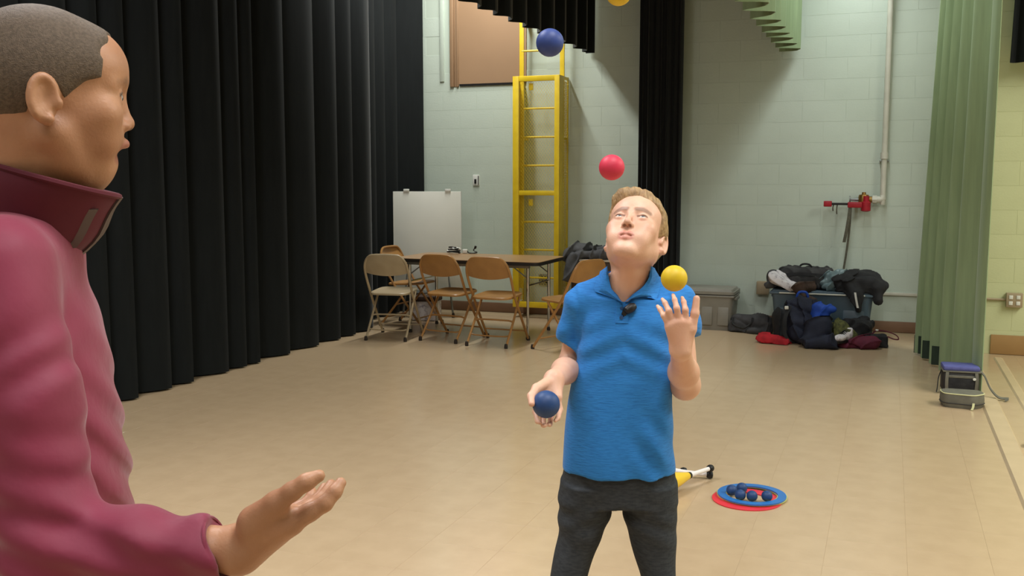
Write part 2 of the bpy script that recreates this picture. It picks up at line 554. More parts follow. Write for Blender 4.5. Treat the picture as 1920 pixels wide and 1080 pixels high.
        val = {q: F[ci[:, 0] + q[0], ci[:, 1] + q[1], ci[:, 2] + q[2]].astype(np.float64) for q in corners}
        acc = np.zeros((len(ci), 3))
        cnt = np.zeros(len(ci))
        for q in corners:
            for a in range(3):
                if q[a] == 0:
                    p = list(q); p[a] = 1; p = tuple(p)
                    va, vb = val[q], val[p]
                    m = (va < 0) != (vb < 0)
                    t = np.where(m, va / np.where(m, va - vb, 1), 0)
                    pt = np.array(q, float)[None, :] + np.zeros((len(ci), 3))
                    pt[:, a] += t
                    acc += pt * m[:, None]
                    cnt += m
        V = self.lo + h * (ci + acc / cnt[:, None])
        quads = []
        for a in range(3):
            b, c2 = (a + 1) % 3, (a + 2) % 3
            s0 = [slice(None)] * 3; s1 = [slice(None)] * 3
            s0[a] = slice(0, -1); s1[a] = slice(1, None)
            for ax in (b, c2):
                s0[ax] = slice(1, -1); s1[ax] = slice(1, -1)
            A, B = ins[tuple(s0)], ins[tuple(s1)]
            e = np.argwhere(A != B)
            if len(e) == 0: continue
            fl = A[e[:, 0], e[:, 1], e[:, 2]]
            e[:, b] += 1; e[:, c2] += 1
            def g(db, dc):
                w = e.copy(); w[:, b] -= db; w[:, c2] -= dc
                return idx[w[:, 0], w[:, 1], w[:, 2]]
            Q = np.stack([g(1, 1), g(0, 1), g(0, 0), g(1, 0)], 1)
            Q[~fl] = Q[~fl][:, ::-1]
            quads.append(Q)
        Q = np.concatenate(quads)
        for _ in range(smooth):
            S = np.zeros_like(V); n = np.zeros(len(V))
            for i, j in ((0, 1), (1, 2), (2, 3), (3, 0)):
                for k in range(3):
                    S[:, k] += np.bincount(Q[:, i], V[Q[:, j], k], len(V)) + np.bincount(Q[:, j], V[Q[:, i], k], len(V))
                n += np.bincount(Q[:, i], minlength=len(V)) + np.bincount(Q[:, j], minlength=len(V))
            V = V * 0.45 + 0.55 * S / np.maximum(n, 1)[:, None]
        return V, Q
    def build(self, name, m, parent, base=(0, 0, 0), smooth=2, attrs=None, largest=False):
        V, Q = self.poly(smooth)
        me = bpy.data.meshes.new(name)
        me.vertices.add(len(V))
        me.vertices.foreach_set('co', (V - np.array(base)).astype(f32).ravel())
        me.loops.add(4 * len(Q))
        me.loops.foreach_set('vertex_index', Q.astype(np.int32).ravel())
        me.polygons.add(len(Q))
        me.polygons.foreach_set('loop_start', np.arange(0, 4 * len(Q), 4, dtype=np.int32))
        me.polygons.foreach_set('use_smooth', np.ones(len(Q), bool))
        me.update(calc_edges=True)
        me.materials.append(M[m])
        if attrs:
            for nm, fn in attrs.items():
                at = me.attributes.new(nm, 'FLOAT', 'POINT')
                at.data.foreach_set('value', fn(V).astype(f32))
        me.validate()
        return put(name, me, parent)

def rotm(rz=0.0, rx=0.0, ry=0.0):
    return np.array(Matrix.Rotation(rz, 3, 'Z') @ Matrix.Rotation(rx, 3, 'X') @ Matrix.Rotation(ry, 3, 'Y'))

def seg_dist(V, pts):
    best = np.full(len(V), 9.0)
    for a, b in zip(pts[:-1], pts[1:]):
        a, b = np.array(a), np.array(b)
        ab = b - a
        t = np.clip((V - a) @ ab / (ab @ ab), 0, 1)
        best = np.minimum(best, np.linalg.norm(V - a - t[:, None] * ab, axis=1))
    return best
# ================================================================== THE SETTING
WALL_Y, HALL_Y, CEIL = 10.18, 9.21, 4.9
TS = 0.3048

def floor_piece(name, c, s, m, kind='structure'):
    o = MB().box(c, s).build(name, m)
    return tag(o, kind=kind)

# ---- floor: a slab with 12-inch vinyl tiles laid on it, joints left open
floor = MB().box((0.6, 4.0, -0.06), (14.2, 15.0, 0.1186)).build('floor', 'tile_joint')
tag(floor, kind='structure')
tile_me = MB().box((0, 0, -0.0015), (TS - 0.0006, TS - 0.0006, 0.003), r=0.0003, seg=1).mesh('tile', 'tile', smooth=False)
X0, Y0 = -0.185, 3.55
cells = []
rest = MB()
for i in range(-22, 24):
    for j in range(-19, 22):
        x, y = X0 + (i + 0.5) * TS, Y0 + (j + 0.5) * TS
        if not (-5.5 < x < 6.8 and -2.2 < y < WALL_Y - 0.16):
            continue
        d = -x * SY + y * CY
        s = x * CY + y * SY
        vis = d > 2.6 and abs(s / d) < 0.56 and x > -4.85
        cells.append((0 if vis else 1, d if d > 0 else 99, x, y))
cells.sort()
for n, (hid, d, x, y) in enumerate(cells):
    if n < 300 and not hid:
        o = put('tile', tile_me, floor)
        o.location = (x, y, 0)
        o.rotation_euler = (0, 0, R(90) * (n % 4))
    else:
        rest.box((x, y, -0.0015), (TS - 0.0006, TS - 0.0006, 0.003))
tag(rest.build('tile_field', 'tile', floor, smooth=False), kind='stuff')

# ---- block walls: running bond of 40 x 20 cm blocks with shallow joints
BL, BH = 0.4064, 0.2032
def block_mesh(name, w, m):
    return MB().box((0, 0, 0), (w - 0.0008, 0.03, BH - 0.0008), r=0.0008, seg=1).mesh(name, m, smooth=False)

def block_wall(name, x0, x1, yface, z1, m, mj, skip=None, vis=None):
    wall = MB().box(((x0 + x1) / 2, yface + 0.1138, z1 / 2), (x1 - x0, 0.22, z1)).build(name, mj)
    tag(wall, kind='structure')
    full = block_mesh('concrete_block', BL, m)
    restb = MB()
    cnt = 0
    for r_ in range(int(z1 / BH) + 1):
        z = (r_ + 0.5) * BH
        if z + BH / 2 > z1 + 0.01: break
        x = x0 - (BL / 2 if r_ % 2 else 0)
        while x < x1 - 0.01:
            a, b = max(x, x0), min(x + BL, x1)
            x += BL
            if b - a < 0.04 or (skip and skip((a + b) / 2, z)): continue
            if vis and not vis((a + b) / 2, z):
                restb.box(((a + b) / 2, yface + 0.0165, z), (b - a - 0.0012, 0.03, BH - 0.0012))
                continue
            if abs(b - a - BL) < 0.01:
                o = put('concrete_block', full, wall)
            else:
                o = put('concrete_block', block_mesh('concrete_block', b - a, m), wall)
            o.location = ((a + b) / 2, yface + 0.0165, z)
            cnt += 1
    if restb.v:
        tag(restb.build('block_field', m, wall, smooth=False), kind='stuff')
    return wall

# loft door opening in the end wall
dl = onY(845, 165, WALL_Y); dr = onY(979, 160, WALL_Y)
DX0, DX1, DZ0 = dl[0], -3.70, 2.50
wall_end = block_wall('wall_end', -5.3, 0.78, WALL_Y, CEIL, 'wall', 'mortar',
                      skip=lambda x, z: DX0 - 0.1 < x < DX1 + 0.05 and DZ0 + 0.05 < z < 4.4,
                      vis=lambda x, z: z < 3.5)
wall_hall = block_wall('wall_hall', 0.80, 6.9, HALL_Y, CEIL, 'wall_hall', 'mortar_hall', vis=lambda x, z: x < 1.8 and z < 3.4)
for nm, c, s in (('wall_return', (0.86, (HALL_Y + WALL_Y) / 2 + 0.2, CEIL / 2), (0.12, WALL_Y - HALL_Y - 0.02, CEIL)),
                 ('wall_rear', (-5.42, 4.0, CEIL / 2), (0.2, 14.6, CEIL)),
                 ('wall_near', (0.6, -3.2, CEIL / 2), (12.3, 0.2, CEIL)),
                 ('wall_far_hall', (7.0, 3.2, CEIL / 2), (0.2, 12.8, CEIL))):
    tag(MB().box(c, s).build(nm, 'plaster'), kind='structure')
tag(MB().box((0.6, 4.0, CEIL + 0.06), (13.0, 15.0, 0.1)).build('ceiling', 'plaster'), kind='structure')

# unseen header, added above the frame to block hall light from the upper stage
tag(MB().box((0.90, 3.0, 4.1), (0.22, 12.2, 1.5)).build('light_block_header', 'plaster'), kind='structure')
# baseboards
tag(MB().box((-2.26, WALL_Y - 0.007, 0.055), (6.0, 0.012, 0.105), r=0.004).build('baseboard_end', 'base_brown'), kind='structure')
tag(MB().box((3.85, HALL_Y - 0.007, 0.085), (6.0, 0.012, 0.165), r=0.004).build('baseboard_hall', 'base_tan'), kind='structure')
# bevelled strip along the stage edge, and the second strip further out
def edge_strip(name, x0, w, h, y0, y1):
    mb = MB()
    mb.prism([(x0, 0.0005), (x0 + 0.012, h), (x0 + w - 0.012, h), (x0 + w, 0.0005)], y1 - y0, (0, y0, 0), (1, 0, 0), (0, 0, 1), (0, 1, 0))
    return tag(mb.build(name, 'strip', smooth=False), kind='structure')
edge_strip('trim_1', 0.62, 0.115, 0.012, -2.0, 9.0)
edge_strip('trim_2', 0.86, 0.07, 0.008, -2.0, 9.0)

# loft door: tan recessed panel with a moulded frame on the near side and a solid dark strip as the gap's shade along its foot
door = MB().box(((DX0 + 0.1 + DX1) / 2, WALL_Y + 0.002, 3.45), (DX1 - DX0 - 0.1, 0.02, 1.87)).build('door_1', 'tan_door')
tag(door, kind='structure')
fr = MB()
for k, (dx, w, dd) in enumerate(((0.0, 0.045, 0.028), (0.045, 0.03, 0.012), (0.075, 0.03, 0.024))):
    fr.box((DX0 + dx + w / 2, WALL_Y - dd / 2 + 0.004, 3.44), (w, dd, 1.9), r=0.006)
fr.build('door_frame', 'tan_door', door)
MB().box(((DX0 + 0.11 + DX1) / 2, WALL_Y - 0.006, DZ0 + 0.006), (DX1 - DX0 - 0.12, 0.014, 0.022)).build('gap_shade_strip', 'gap_shade', door)
# plain painted pilaster edge beside the rear curtain
tag(MB().box((DX0 - 0.10, WALL_Y - 0.004, 3.6), (0.05, 0.02, 2.1), r=0.006).build('trim_3', 'wall'), kind='structure')

# ================================================================== CURTAINS
def curtain_sheet(name, m, prof, z0, z1, parent=None, nz=10, flare=None, thick=0.008, swell=None):
    """prof: plan-view points (x, y) of the folded cloth, hung from z1 to z0"""
    P = np.array(prof, float)
    T = np.gradient(P, axis=0)
    N = np.stack([T[:, 1], -T[:, 0]], 1)
    N /= np.linalg.norm(N, axis=1)[:, None] + 1e-9
    vs, fs = [], []
    n = len(P)
    for side in (0, 1):
        for k in range(nz + 1):
            t = k / nz
            z = z1 + (z0 - z1) * t
            Q = P + N * (thick * (0.5 - side))
            if flare is not None:
                Q = flare(Q, t)
            zz = z if not hasattr(z0, '__len__') else z
            vs += [(q[0], q[1], zz) for q in Q]
    def vid(side, k, i): return side * (nz + 1) * n + k * n + i
    for k in range(nz):
        for i in range(n - 1):
            fs.append((vid(0, k, i), vid(0, k, i + 1), vid(0, k + 1, i + 1), vid(0, k + 1, i)))
            fs.append((vid(1, k, i), vid(1, k + 1, i), vid(1, k + 1, i + 1), vid(1, k, i + 1)))
    for k in range(nz):
        for i in (0, n - 1):
            fs.append((vid(0, k, i), vid(0, k + 1, i), vid(1, k + 1, i), vid(1, k, i)))
    for i in range(n - 1):
        for k in (0, nz):
            fs.append((vid(0, k, i), vid(0, k, i + 1), vid(1, k, i + 1), vid(1, k, i)))
    return MB().add(vs, fs).build(name, m, parent)

def rear_line(y):
    return float(np.interp(y, (0, 8.55, 9.0, 9.7, 10.05), (-4.68, -4.69, -5.02, -5.02, -4.87)))

def saw_folds(ridges, x_ridge, depth, step=0.022):
    """asymmetric folds along Y: rise slowly to each ridge, then tuck back"""
    pts = []
    for a, b in zip(ridges[:-1], ridges[1:]):
        L = b - a
        dep = depth * min(1.0, 0.3 + L / 0.42) * random.uniform(0.8, 1.2)
        n = max(7, int(L / step))
        for k in range(n):
            t = k / n
            if t < 0.22:
                s = t / 0.22
                x = -dep * (0.5 - 0.5 * math.cos(math.pi * s))
            else:
                s = (t - 0.22) / 0.78
                x = -dep * (1 - math.sin(0.5 * math.pi * s)) * (1 - 0.10 * math.sin(math.pi * s * 2))
            pts.append((rear_line(a + L * t) + x, a + L * t))
    pts.append((rear_line(ridges[-1]), ridges[-1]))
    return pts

# rear curtain: black, along the left of the stage
ru = [260, 323, 364, 430, 464, 489, 545, 599, 640, 668, 697]
rv = [742, 727, 711, 692, 683, 670, 658, 645, 636, 628, 619]
ry = [float(onX(u, v, -4.68)[1]) for u, v in zip(ru, rv)]
ridges = [2.2, 2.55, 2.85, 3.2, 3.45, 3.8, 4.1, 4.4, 4.75, 5.0] + [y for y in ry if y > 5.15]
while ridges[-1] < 9.6:
    ridges.append(ridges[-1] + random.uniform(0.2, 0.34))
ridges = [y for y in ridges if y < 9.9] + [10.05]
rear = curtain_sheet('stage_curtain', 'black_velour', saw_folds(ridges, -4.68, 0.20), 0.012, 4.75, nz=4)
tag(rear, 'black velour rear stage curtain in deep folds reaching the floor', 'curtain')

def wavy(x, y0, y1, pitch, amp, n=9):
    pts = []
    y = y0
    while y < y1:
        p = pitch * random.uniform(0.8, 1.2)
        for k in range(n):
            t = k / n
            pts.append((x + amp * math.sin(2 * math.pi * t) + 0.3 * amp * math.sin(4 * math.pi * t + 1), min(y + p * t, y1 + 0.01)))
        y += p
    return pts

# black border hung across the stage
b = tag(curtain_sheet('border_curtain', 'black_velour', wavy(-2.96, 3.0, 10.1, 0.34, 0.045), 2.78, 4.5, nz=3),
        'black border curtain hung high beside the loft door, bottom edge scalloped', 'curtain')
# green valance, lit from the stage-edge side
val = []
for i, (x, y) in enumerate(wavy(-0.93, 2.5, 10.1, 0.36, 0.10)):
    val.append((x, y))
v_ = tag(curtain_sheet('valance', 'green_velour', val, 2.71, 4.5, nz=3),
         'pale green pleated valance hung high in front of the end wall', 'curtain')
# black leg curtain drawn against the end wall
lx0, lx1 = onY(1199, 300, 9.9)[0], onY(1279, 300, 9.9)[0]
leg = []
nleg = 7
for k in range(nleg * 9 + 1):
    t = k / (nleg * 9)
    leg.append((lx0 + (lx1 - lx0) * t, 9.86 + 0.07 * math.sin(2 * math.pi * nleg * t) + 0.02 * math.sin(5 * math.pi * t)))
l_ = tag(curtain_sheet('leg_curtain', 'black_velour', leg, 0.015, 4.6, nz=4),
         'narrow black leg curtain gathered against the end wall behind the juggler', 'curtain')
# front curtain: green, gathered at the stage edge, dark hem pockets on its far folds
gq = [(1745, 655), (1790, 665), (1812, 690), (1833, 700), (1876, 745)]
gp = [onZ(u, v)[:2] for u, v in gq]
g0, g1 = np.array((0.30, 9.12)), np.array((0.645, 7.42))
gdir = (g1 - g0) / np.linalg.norm(g1 - g0)
gnor = np.array((-gdir[1], gdir[0]))
fold_at = [0.0, 0.13, 0.27, 0.43, 0.60, 0.78, 1.0]
gprof = []
Lg = np.linalg.norm(g1 - g0)
for a, b2 in zip(fold_at[:-1], fold_at[1:]):
    for k in range(16):
        t = k / 16
        p = g0 + gdir * Lg * (a + (b2 - a) * t)
        dep = 0.075 if b2 < 0.8 else 0.034
        gprof.append(tuple(p + gnor * dep * (math.sin(2 * math.pi * t) + 0.18 * math.sin(4 * math.pi * t + 0.6 + 5 * a))))
gprof.append(tuple(g1))
gmid = g0 * 0.25 + g1 * 0.75
def gflare(Q, t):
    k = 0.72 + 0.28 * min(1.0, t * 1.1)
    Q = Q.copy()
    lead = np.array((0.66, 7.42))
    return lead + (Q - lead) * np.array((k, k))
gf = curtain_sheet('front_curtain', 'green_velour', gprof, 0.02, 4.6, nz=12, flare=gflare)
tag(gf, 'dusty green front stage curtain gathered at the stage edge', 'curtain')
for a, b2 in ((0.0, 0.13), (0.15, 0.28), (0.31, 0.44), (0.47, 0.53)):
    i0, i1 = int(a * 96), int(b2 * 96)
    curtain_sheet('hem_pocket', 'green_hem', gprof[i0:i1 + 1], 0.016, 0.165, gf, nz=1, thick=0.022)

# dark drape hanging in the hall beyond the stage edge
hx = onY(1899, 118, 9.0)
dk = []
for k in range(46):
    t = k / 45
    dk.append((hx[0] - 0.02 + 0.9 * t, 8.98 + 0.03 * math.sin(2 * math.pi * 6 * t)))
tag(curtain_sheet('hall_drape', 'black_velour', dk, hx[2], 4.6, nz=6, flare=lambda Q, t: Q + np.array((0.05 * (1 - t), 0))),
    'black drape hanging high on the yellowish hall wall', 'curtain')

# ================================================================== FIXED LADDER AND ITS GUARD
lad = thing('wall_ladder', 'yellow fixed ladder rising beside the tan loft door', 'ladder', (-3.47, 10.02, 0))
for sx in (-0.225, 0.225):
    MB().box((sx, 0, 2.35), (0.05, 0.016, 4.1), r=0.004).build('side_rail', 'yellow_paint', lad)
rung_me = MB().tube([(-0.225, 0, 0), (0.225, 0, 0)], 0.0105, 8).mesh('rung', 'yellow_paint')
for k in range(13):
    o = put('rung', rung_me, lad)
    o.location = (0, 0, 0.42 + 0.3 * k)
for z in (0.6, 1.9, 3.2, 4.2):
    for sx in (-0.225, 0.225):
        MB().box((sx, 0.075, z), (0.04, 0.15, 0.02)).build('standoff', 'yellow_paint', lad)

gz0, gz1, gy = 0.115, 2.545, 9.86
gx0, gx1 = float(onY(962, 350, gy)[0]), float(onY(1049, 350, gy)[0])
gw = gx1 - gx0
gd = thing('ladder_guard', 'yellow mesh ladder guard box with a locked door, behind the folding table', 'ladder guard', ((gx0 + gx1) / 2, gy, 0))
gmid_z = float(onY(1010, 362, gy)[2])
def guard_bar(nm, c, s):
    return MB().box(c, s, r=0.004).build(nm, 'yellow_paint', gd)
for sx, sw_ in ((-1, 0.068), (1, 0.056)):
    guard_bar('stile', (sx * (gw / 2 - sw_ / 2), 0, (gz0 + gz1) / 2), (sw_, 0.03, gz1 - gz0))
guard_bar('hinge_angle', (gw / 2 - 0.006, 0.075, (gz0 + gz1) / 2), (0.012, 0.12, gz1 - gz0))
for z, h in ((gz1 - 0.028, 0.056), (gmid_z, 0.05), (gz0 + 0.03, 0.06)):
    guard_bar('cross_rail', (0.006, 0.002, z), (gw - 0.122, 0.026, h))
dep = WALL_Y - gy - 0.012
for sx in (-1, 1):
    for z in (gz0 + 0.02, gz1 - 0.02):
        guard_bar('side_bar', (sx * (gw / 2 - 0.008), dep / 2 + 0.014, z), (0.014, dep - 0.03, 0.035))
    guard_bar('back_flange', (sx * (gw / 2 - 0.008), dep - 0.012, (gz0 + gz1) / 2), (0.014, 0.024, gz1 - gz0))
for z in (gz1 - 0.11, gmid_z - 0.1):
    guard_bar('hasp', (-gw / 2 + 0.19, 0.03, z), (0.045, 0.02, 0.07))

def mesh_panel(w, h, pitch, wire, mk):
    """expanded-metal lattice inside a w x h rectangle; mk(a, b) maps panel coordinates to a 3-D point"""
    mb = MB()
    sl = 1.35
    for s in (1, -1):
        c = -h / sl - 1
        while c < w + h / sl + 1:
            pts = []
            # line x = c + s*y/sl
            ys = sorted((max(0.0, min(h, (0 - c) * s * sl)), max(0.0, min(h, (w - c) * s * sl))))
            if ys[1] - ys[0] > 0.004:
                a = (c + s * ys[0] / sl, ys[0])
                b = (c + s * ys[1] / sl, ys[1])
                mb.tube([mk(*a), mk(*b)], wire, 3)
            c += pitch
    return mb
hh = gz1 - gz0 - 0.1
mp = mesh_panel(gw - 0.14, hh, 0.030, 0.0012, lambda a, b: (a - gw / 2 + 0.07, 0.006, gz0 + 0.05 + b)).build('front_mesh', 'yellow_mesh', gd, smooth=False)
tag(mp, kind='stuff')
for sx in (-1, 1):
    q = mesh_panel(dep - 0.03, hh, 0.028, 0.0028, lambda a, b: (sx * (gw / 2 - 0.006), 0.018 + a, gz0 + 0.05 + b)).build('side_mesh', 'yellow_mesh', gd, smooth=False)
    tag(q, kind='stuff')
# outlet box low on the wall inside the guard
p = onY(1020, 524, WALL_Y)
ob = thing('outlet', 'grey outlet plate low on the wall behind the yellow guard', 'outlet', (p[0], WALL_Y - 0.001, p[2]))
MB().box((0, -0.005, 0), (0.115, 0.01, 0.115), r=0.003).build('cover_plate', 'grey_metal', ob)
for sx in (-0.025, 0.025):
    for sz in (-0.022, 0.022):
        MB().box((sx, -0.0115, sz), (0.03, 0.005, 0.028), r=0.002).build('socket', 'black_plastic', ob)

# light switch left of the guard
p = onY(893, 338, WALL_Y)
sw = thing('light_switch', 'small white switch plate with black toggle on the block wall', 'switch', (p[0], WALL_Y, p[2]))
MB().box((0, -0.006, 0), (0.075, 0.012, 0.12), r=0.004).build('cover_plate', 'white_plastic', sw)
MB().box((-0.004, -0.016, -0.012), (0.022, 0.02, 0.05), r=0.004).build('toggle', 'black_plastic', sw)
MB().box((0.03, -0.014, 0.0), (0.008, 0.006, 0.1)).build('side_slot', 'black_plastic', sw)

# ================================================================== STANDPIPE, VALVE AND HOSE RACK
pa, pb = onY(1665, 0, 10.10), onY(1655, 372, 10.10)
sp = thing('standpipe', 'white vertical pipe clamped to the end wall, ending at the hose valve', 'pipe', (pb[0], 10.10, 0))
MB().tube([(0, 0, pb[2]), (0, 0, 4.7)], 0.026, 12).build('pipe', 'pipe', sp)
pc = onY(1658, 292, 10.1)
MB().lathe([(0.026, -0.03), (0.036, -0.03), (0.036, 0.03), (0.026, 0.03)], 12, Matrix.Translation((0, 0, pc[2]))).build('coupling', 'pipe', sp)
MB().box((-0.0, 0.04, pc[2] - 0.05), (0.085, 0.08, 0.012), r=0.003).build('clamp', 'grey_metal', sp)
vz = float(pb[2])
MB().tube([(0, 0, vz + 0.03), (0, 0, vz), (-0.02, 0, vz - 0.012), (-0.10, 0, vz - 0.012)], [0.026, 0.034, 0.034, 0.028], 12).build('elbow', 'pipe', sp)
MB().tube([(0.0, 0, vz - 0.005), (0, 0, vz - 0.06)], [0.03, 0.022], 10).build('drain_stub', 'pipe', sp)
MB().lathe([(0.02, -0.02), (0.04, -0.02), (0.04, 0.02), (0.02, 0.02)], 8, Matrix.Translation((-0.07, 0, vz - 0.012)) @ Matrix.Rotation(R(90), 4, 'Y')).build('union_nut', 'pipe', sp)

hv = thing('hose_valve', 'brass angle valve screwed to the end of the white standpipe', 'valve', (pb[0] - 0.17, 10.10, vz - 0.012))
MB().lathe([(0.028, -0.06), (0.046, -0.05), (0.05, -0.01), (0.05, 0.02), (0.044, 0.045), (0.02, 0.05), (0.018, 0.07)], 14).build('body', 'brass', hv)
MB().tube([(0, 0, 0), (0.075, 0, 0)], [0.036, 0.03], 10).build('inlet', 'brass', hv)
MB().tube([(0, 0, 0), (-0.13, 0, 0)], [0.018, 0.010], 8).build('stem', 'grey_metal', hv)
MB().tube([(-0.125, 0.03 * math.cos(t), 0.03 * math.sin(t)) for t in np.linspace(0, 2 * math.pi, 13)[:-1]], 0.006, 6, closed=True).build('handwheel', 'grey_metal', hv)

hz = float(onY(1590, 384, 10.06)[2])
hl, hr = float(onY(1546, 384, 10.06)[0]), float(onY(1634, 384, 10.06)[0])
hk = thing('hose_rack', 'red hose rack bar below the brass valve with strap ends hanging', 'hose rack', (hr, 10.06, hz))
L = hr - hl
MB().tube([(-0.05, 0, 0.0), (-0.05, 0, 0.085)], [0.03, 0.028], 10).build('nipple', 'red_paint', hk)
MB().lathe([(0.02, -0.055), (0.045, -0.045), (0.045, 0.035), (0.03, 0.045)], 12, Matrix.Translation((-0.05, 0, -0.01))).build('swivel', 'red_paint', hk)
MB().box((-0.14, 0, 0.0), (0.15, 0.05, 0.055), r=0.008).build('bracket', 'red_paint', hk)
MB().box((-L / 2 - 0.08, 0, 0.008), (L - 0.2, 0.03, 0.022), r=0.003).build('rack_bar', 'black_plastic', hk)
MB().box((-L + 0.03, 0, 0.008), (0.075, 0.05, 0.055), r=0.006).build('end_cap', 'red_paint', hk)
MB().strap([(-0.19, -0.01, 0.0), (-0.2, -0.02, -0.12), (-0.215, -0.025, -0.24), (-0.235, -0.02, -0.36)], 0.03, 0.006, (1, 0, 0), 3).build('hose_strap', 'hose', hk)
MB().strap([(-0.185, 0.0, 0.0), (-0.19, 0.01, -0.2), (-0.205, 0.01, -0.4), (-0.23, 0.0, -0.62)], 0.02, 0.005, (1, 0, 0), 3).build('hose_strap', 'hose', hk)
for xx, ln in ((-0.31, 0.09), (-0.345, 0.06)):
    MB().strap([(xx, 0, 0.0), (xx - 0.004, -0.01, -ln / 2), (xx - 0.002, 0, -ln)], 0.012, 0.004, (1, 0, 0), 2).build('rack_pin', 'hose', hk)
MB().box((-0.14, 0.065, 0.0), (0.03, 0.09, 0.03)).build('wall_lug', 'red_paint', hk)

# surface raceway, junction box, hall outlet
p = onY(1430, 540, 10.12)
jb = thing('junction_box', 'tan electrical box on the end wall beside the blue-grey tote', 'junction box', (p[0], WALL_Y, p[2]))
MB().box((0, -0.035, 0), (0.12, 0.07, 0.13), r=0.004).build('box_body', 'tan_box', jb)
MB().box((0, -0.072, 0), (0.10, 0.006, 0.11), r=0.002).build('cover_plate', 'tan_box', jb)
rc0, rc1 = float(onY(1450, 548, 10.16)[0]), 0.72
rz_ = float(onY(1690, 552, 10.16)[2])
tag(MB().box(((rc0 + rc1) / 2, WALL_Y - 0.012, rz_), (rc1 - rc0, 0.024, 0.03), r=0.005).build('raceway', 'pipe'),
    'pale surface raceway running along the end wall from the tan box', 'raceway')
p = onY(1901, 562, HALL_Y)
ho = thing('outlet', 'beige double outlet box on the yellowish hall wall beside the green curtain', 'outlet', (p[0], HALL_Y, p[2]))
MB().box((0, -0.025, 0), (0.125, 0.05, 0.12), r=0.005).build('box_body', 'tan_box', ho)
for sx in (-0.028, 0.028):
    for sz in (-0.025, 0.025):
        MB().box((sx, -0.052, sz), (0.03, 0.006, 0.032), r=0.004).build('socket', 'white_plastic', ho)
MB().tube([(-0.0625, -0.015, 0.0), (-0.3, -0.015, 0.0)], 0.01, 8).build('conduit', 'tan_box', ho)

# ================================================================== WHITEBOARD EASEL
wa, wb = onY(737, 359, 9.42), onY(865, 359, 9.66)
wt = float((wa[2] + wb[2]) / 2)
ww = float(np.hypot(wb[0] - wa[0], wb[1] - wa[1]))
eb = thing('easel', 'white presentation board on an easel, standing behind the folding table', 'easel', ((wa[0] + wb[0]) / 2, (wa[1] + wb[1]) / 2, 0), math.atan2(wb[1] - wa[1], wb[0] - wa[0]))
MB().box((0, 0, wt - 0.53), (ww, 0.02, 1.06), r=0.004).build('board', 'white_board', eb)
for sx in (-1, 1):
    MB().box((sx * (ww / 2 - 0.003), 0, wt - 0.53), (0.006, 0.024, 1.06)).build('board_edge', 'white_plastic', eb)
for sx in (-0.22, 0.22):
    MB().box((sx, -0.012, wt + 0.012), (0.06, 0.02, 0.03), r=0.004).build('clip', 'white_plastic', eb)
MB().box((0, -0.04, wt - 1.075), (ww * 0.9, 0.08, 0.02), r=0.004).build('pen_tray', 'grey_metal', eb)
for sx in (-0.27, 0.27):
    MB().tube([(sx * 0.55, 0.025, wt - 0.2), (sx, -0.02, 0.012)], 0.011, 8).build('leg', 'grey_metal', eb)
MB().tube([(0, 0.03, wt - 0.2), (0, 0.36, 0.012)], 0.011, 8).build('leg', 'grey_metal', eb)
for q in ((-0.27, -0.02), (0.27, -0.02), (0, 0.36)):
    MB().lathe([(0.016, 0.0), (0.018, 0.02), (0.013, 0.05)], 8, Matrix.Translation((q[0], q[1], 0))).build('foot_cap', 'rubber', eb)
# little box stored under the board
p = onZ(775, 606)
sb = thing('storage_box', 'small white and brown carton standing under the easel board', 'box', (p[0] + 0.02, 9.36, 0), R(8))
MB().box((0, 0, 0.105), (0.26, 0.2, 0.20), r=0.006).build('carton', 'white_cloth', sb)
MB().box((0, 0, 0.232), (0.28, 0.22, 0.05), r=0.006).build('lid', 'brown_cloth', sb)

# ================================================================== FOLDING TABLE
tx0, tx1, ty0, ty1, tz = -4.43, -2.94, 8.42, 9.22, 0.725
tb = thing('folding_table', 'long folding table with wood-look top, black edge and chromed legs', 'table', ((tx0 + tx1) / 2, (ty0 + ty1) / 2, 0))
tw, td = tx1 - tx0, ty1 - ty0
def rrect(w, d, r, n=5):
    pts = []
    for (sx, sy, a0) in ((1, 1, 0), (-1, 1, 90), (-1, -1, 180), (1, -1, 270)):
        for k in range(n + 1):
            a = R(a0 + 90 * k / n)
            pts.append((sx * (w / 2 - r) + r * math.cos(a), sy * (d / 2 - r) + r * math.sin(a)))
    return pts
MB().prism(rrect(tw - 0.008, td - 0.008, 0.056), 0.012, (0, 0, tz - 0.010), (1, 0, 0), (0, 1, 0), (0, 0, 1)).build('tabletop', 'table_top', tb)
MB().prism(rrect(tw, td, 0.06), 0.030, (0, 0, tz - 0.033), (1, 0, 0), (0, 1, 0), (0, 0, 1)).build('edge_band', 'table_edge', tb)
for sy in (-1, 1):
    MB().box((0, sy * (td / 2 - 0.09), tz - 0.048), (tw - 0.24, 0.02, 0.03)).build('apron_rail', 'grey_metal', tb)
for sx in (-1, 1):
    for sy in (-1, 1):
        x, y = sx * (tw / 2 - 0.14), sy * (td / 2 - 0.10)
        lg = MB().tube([(x, y, 0.02), (x, y, 0.34), (x, y, 0.36), (x, y, tz - 0.035)], [0.0125, 0.0125, 0.0155, 0.0155], 10).build('leg', 'chrome', tb)
        MB().lathe([(0.017, 0.0), (0.019, 0.012), (0.014, 0.035)], 8, Matrix.Translation((x, y, 0))).build('foot_cap', 'rubber', lg)
        MB().tube([(x, y, tz - 0.16), (x - sx * 0.16, y, tz - 0.045)], 0.006, 6).build('brace', 'grey_metal', tb)
    MB().tube([(sx * (tw / 2 - 0.14), -(td / 2 - 0.1), 0.5), (sx * (tw / 2 - 0.14), (td / 2 - 0.1), 0.5)], 0.008, 6).build('leg_crossbar', 'chrome', tb)

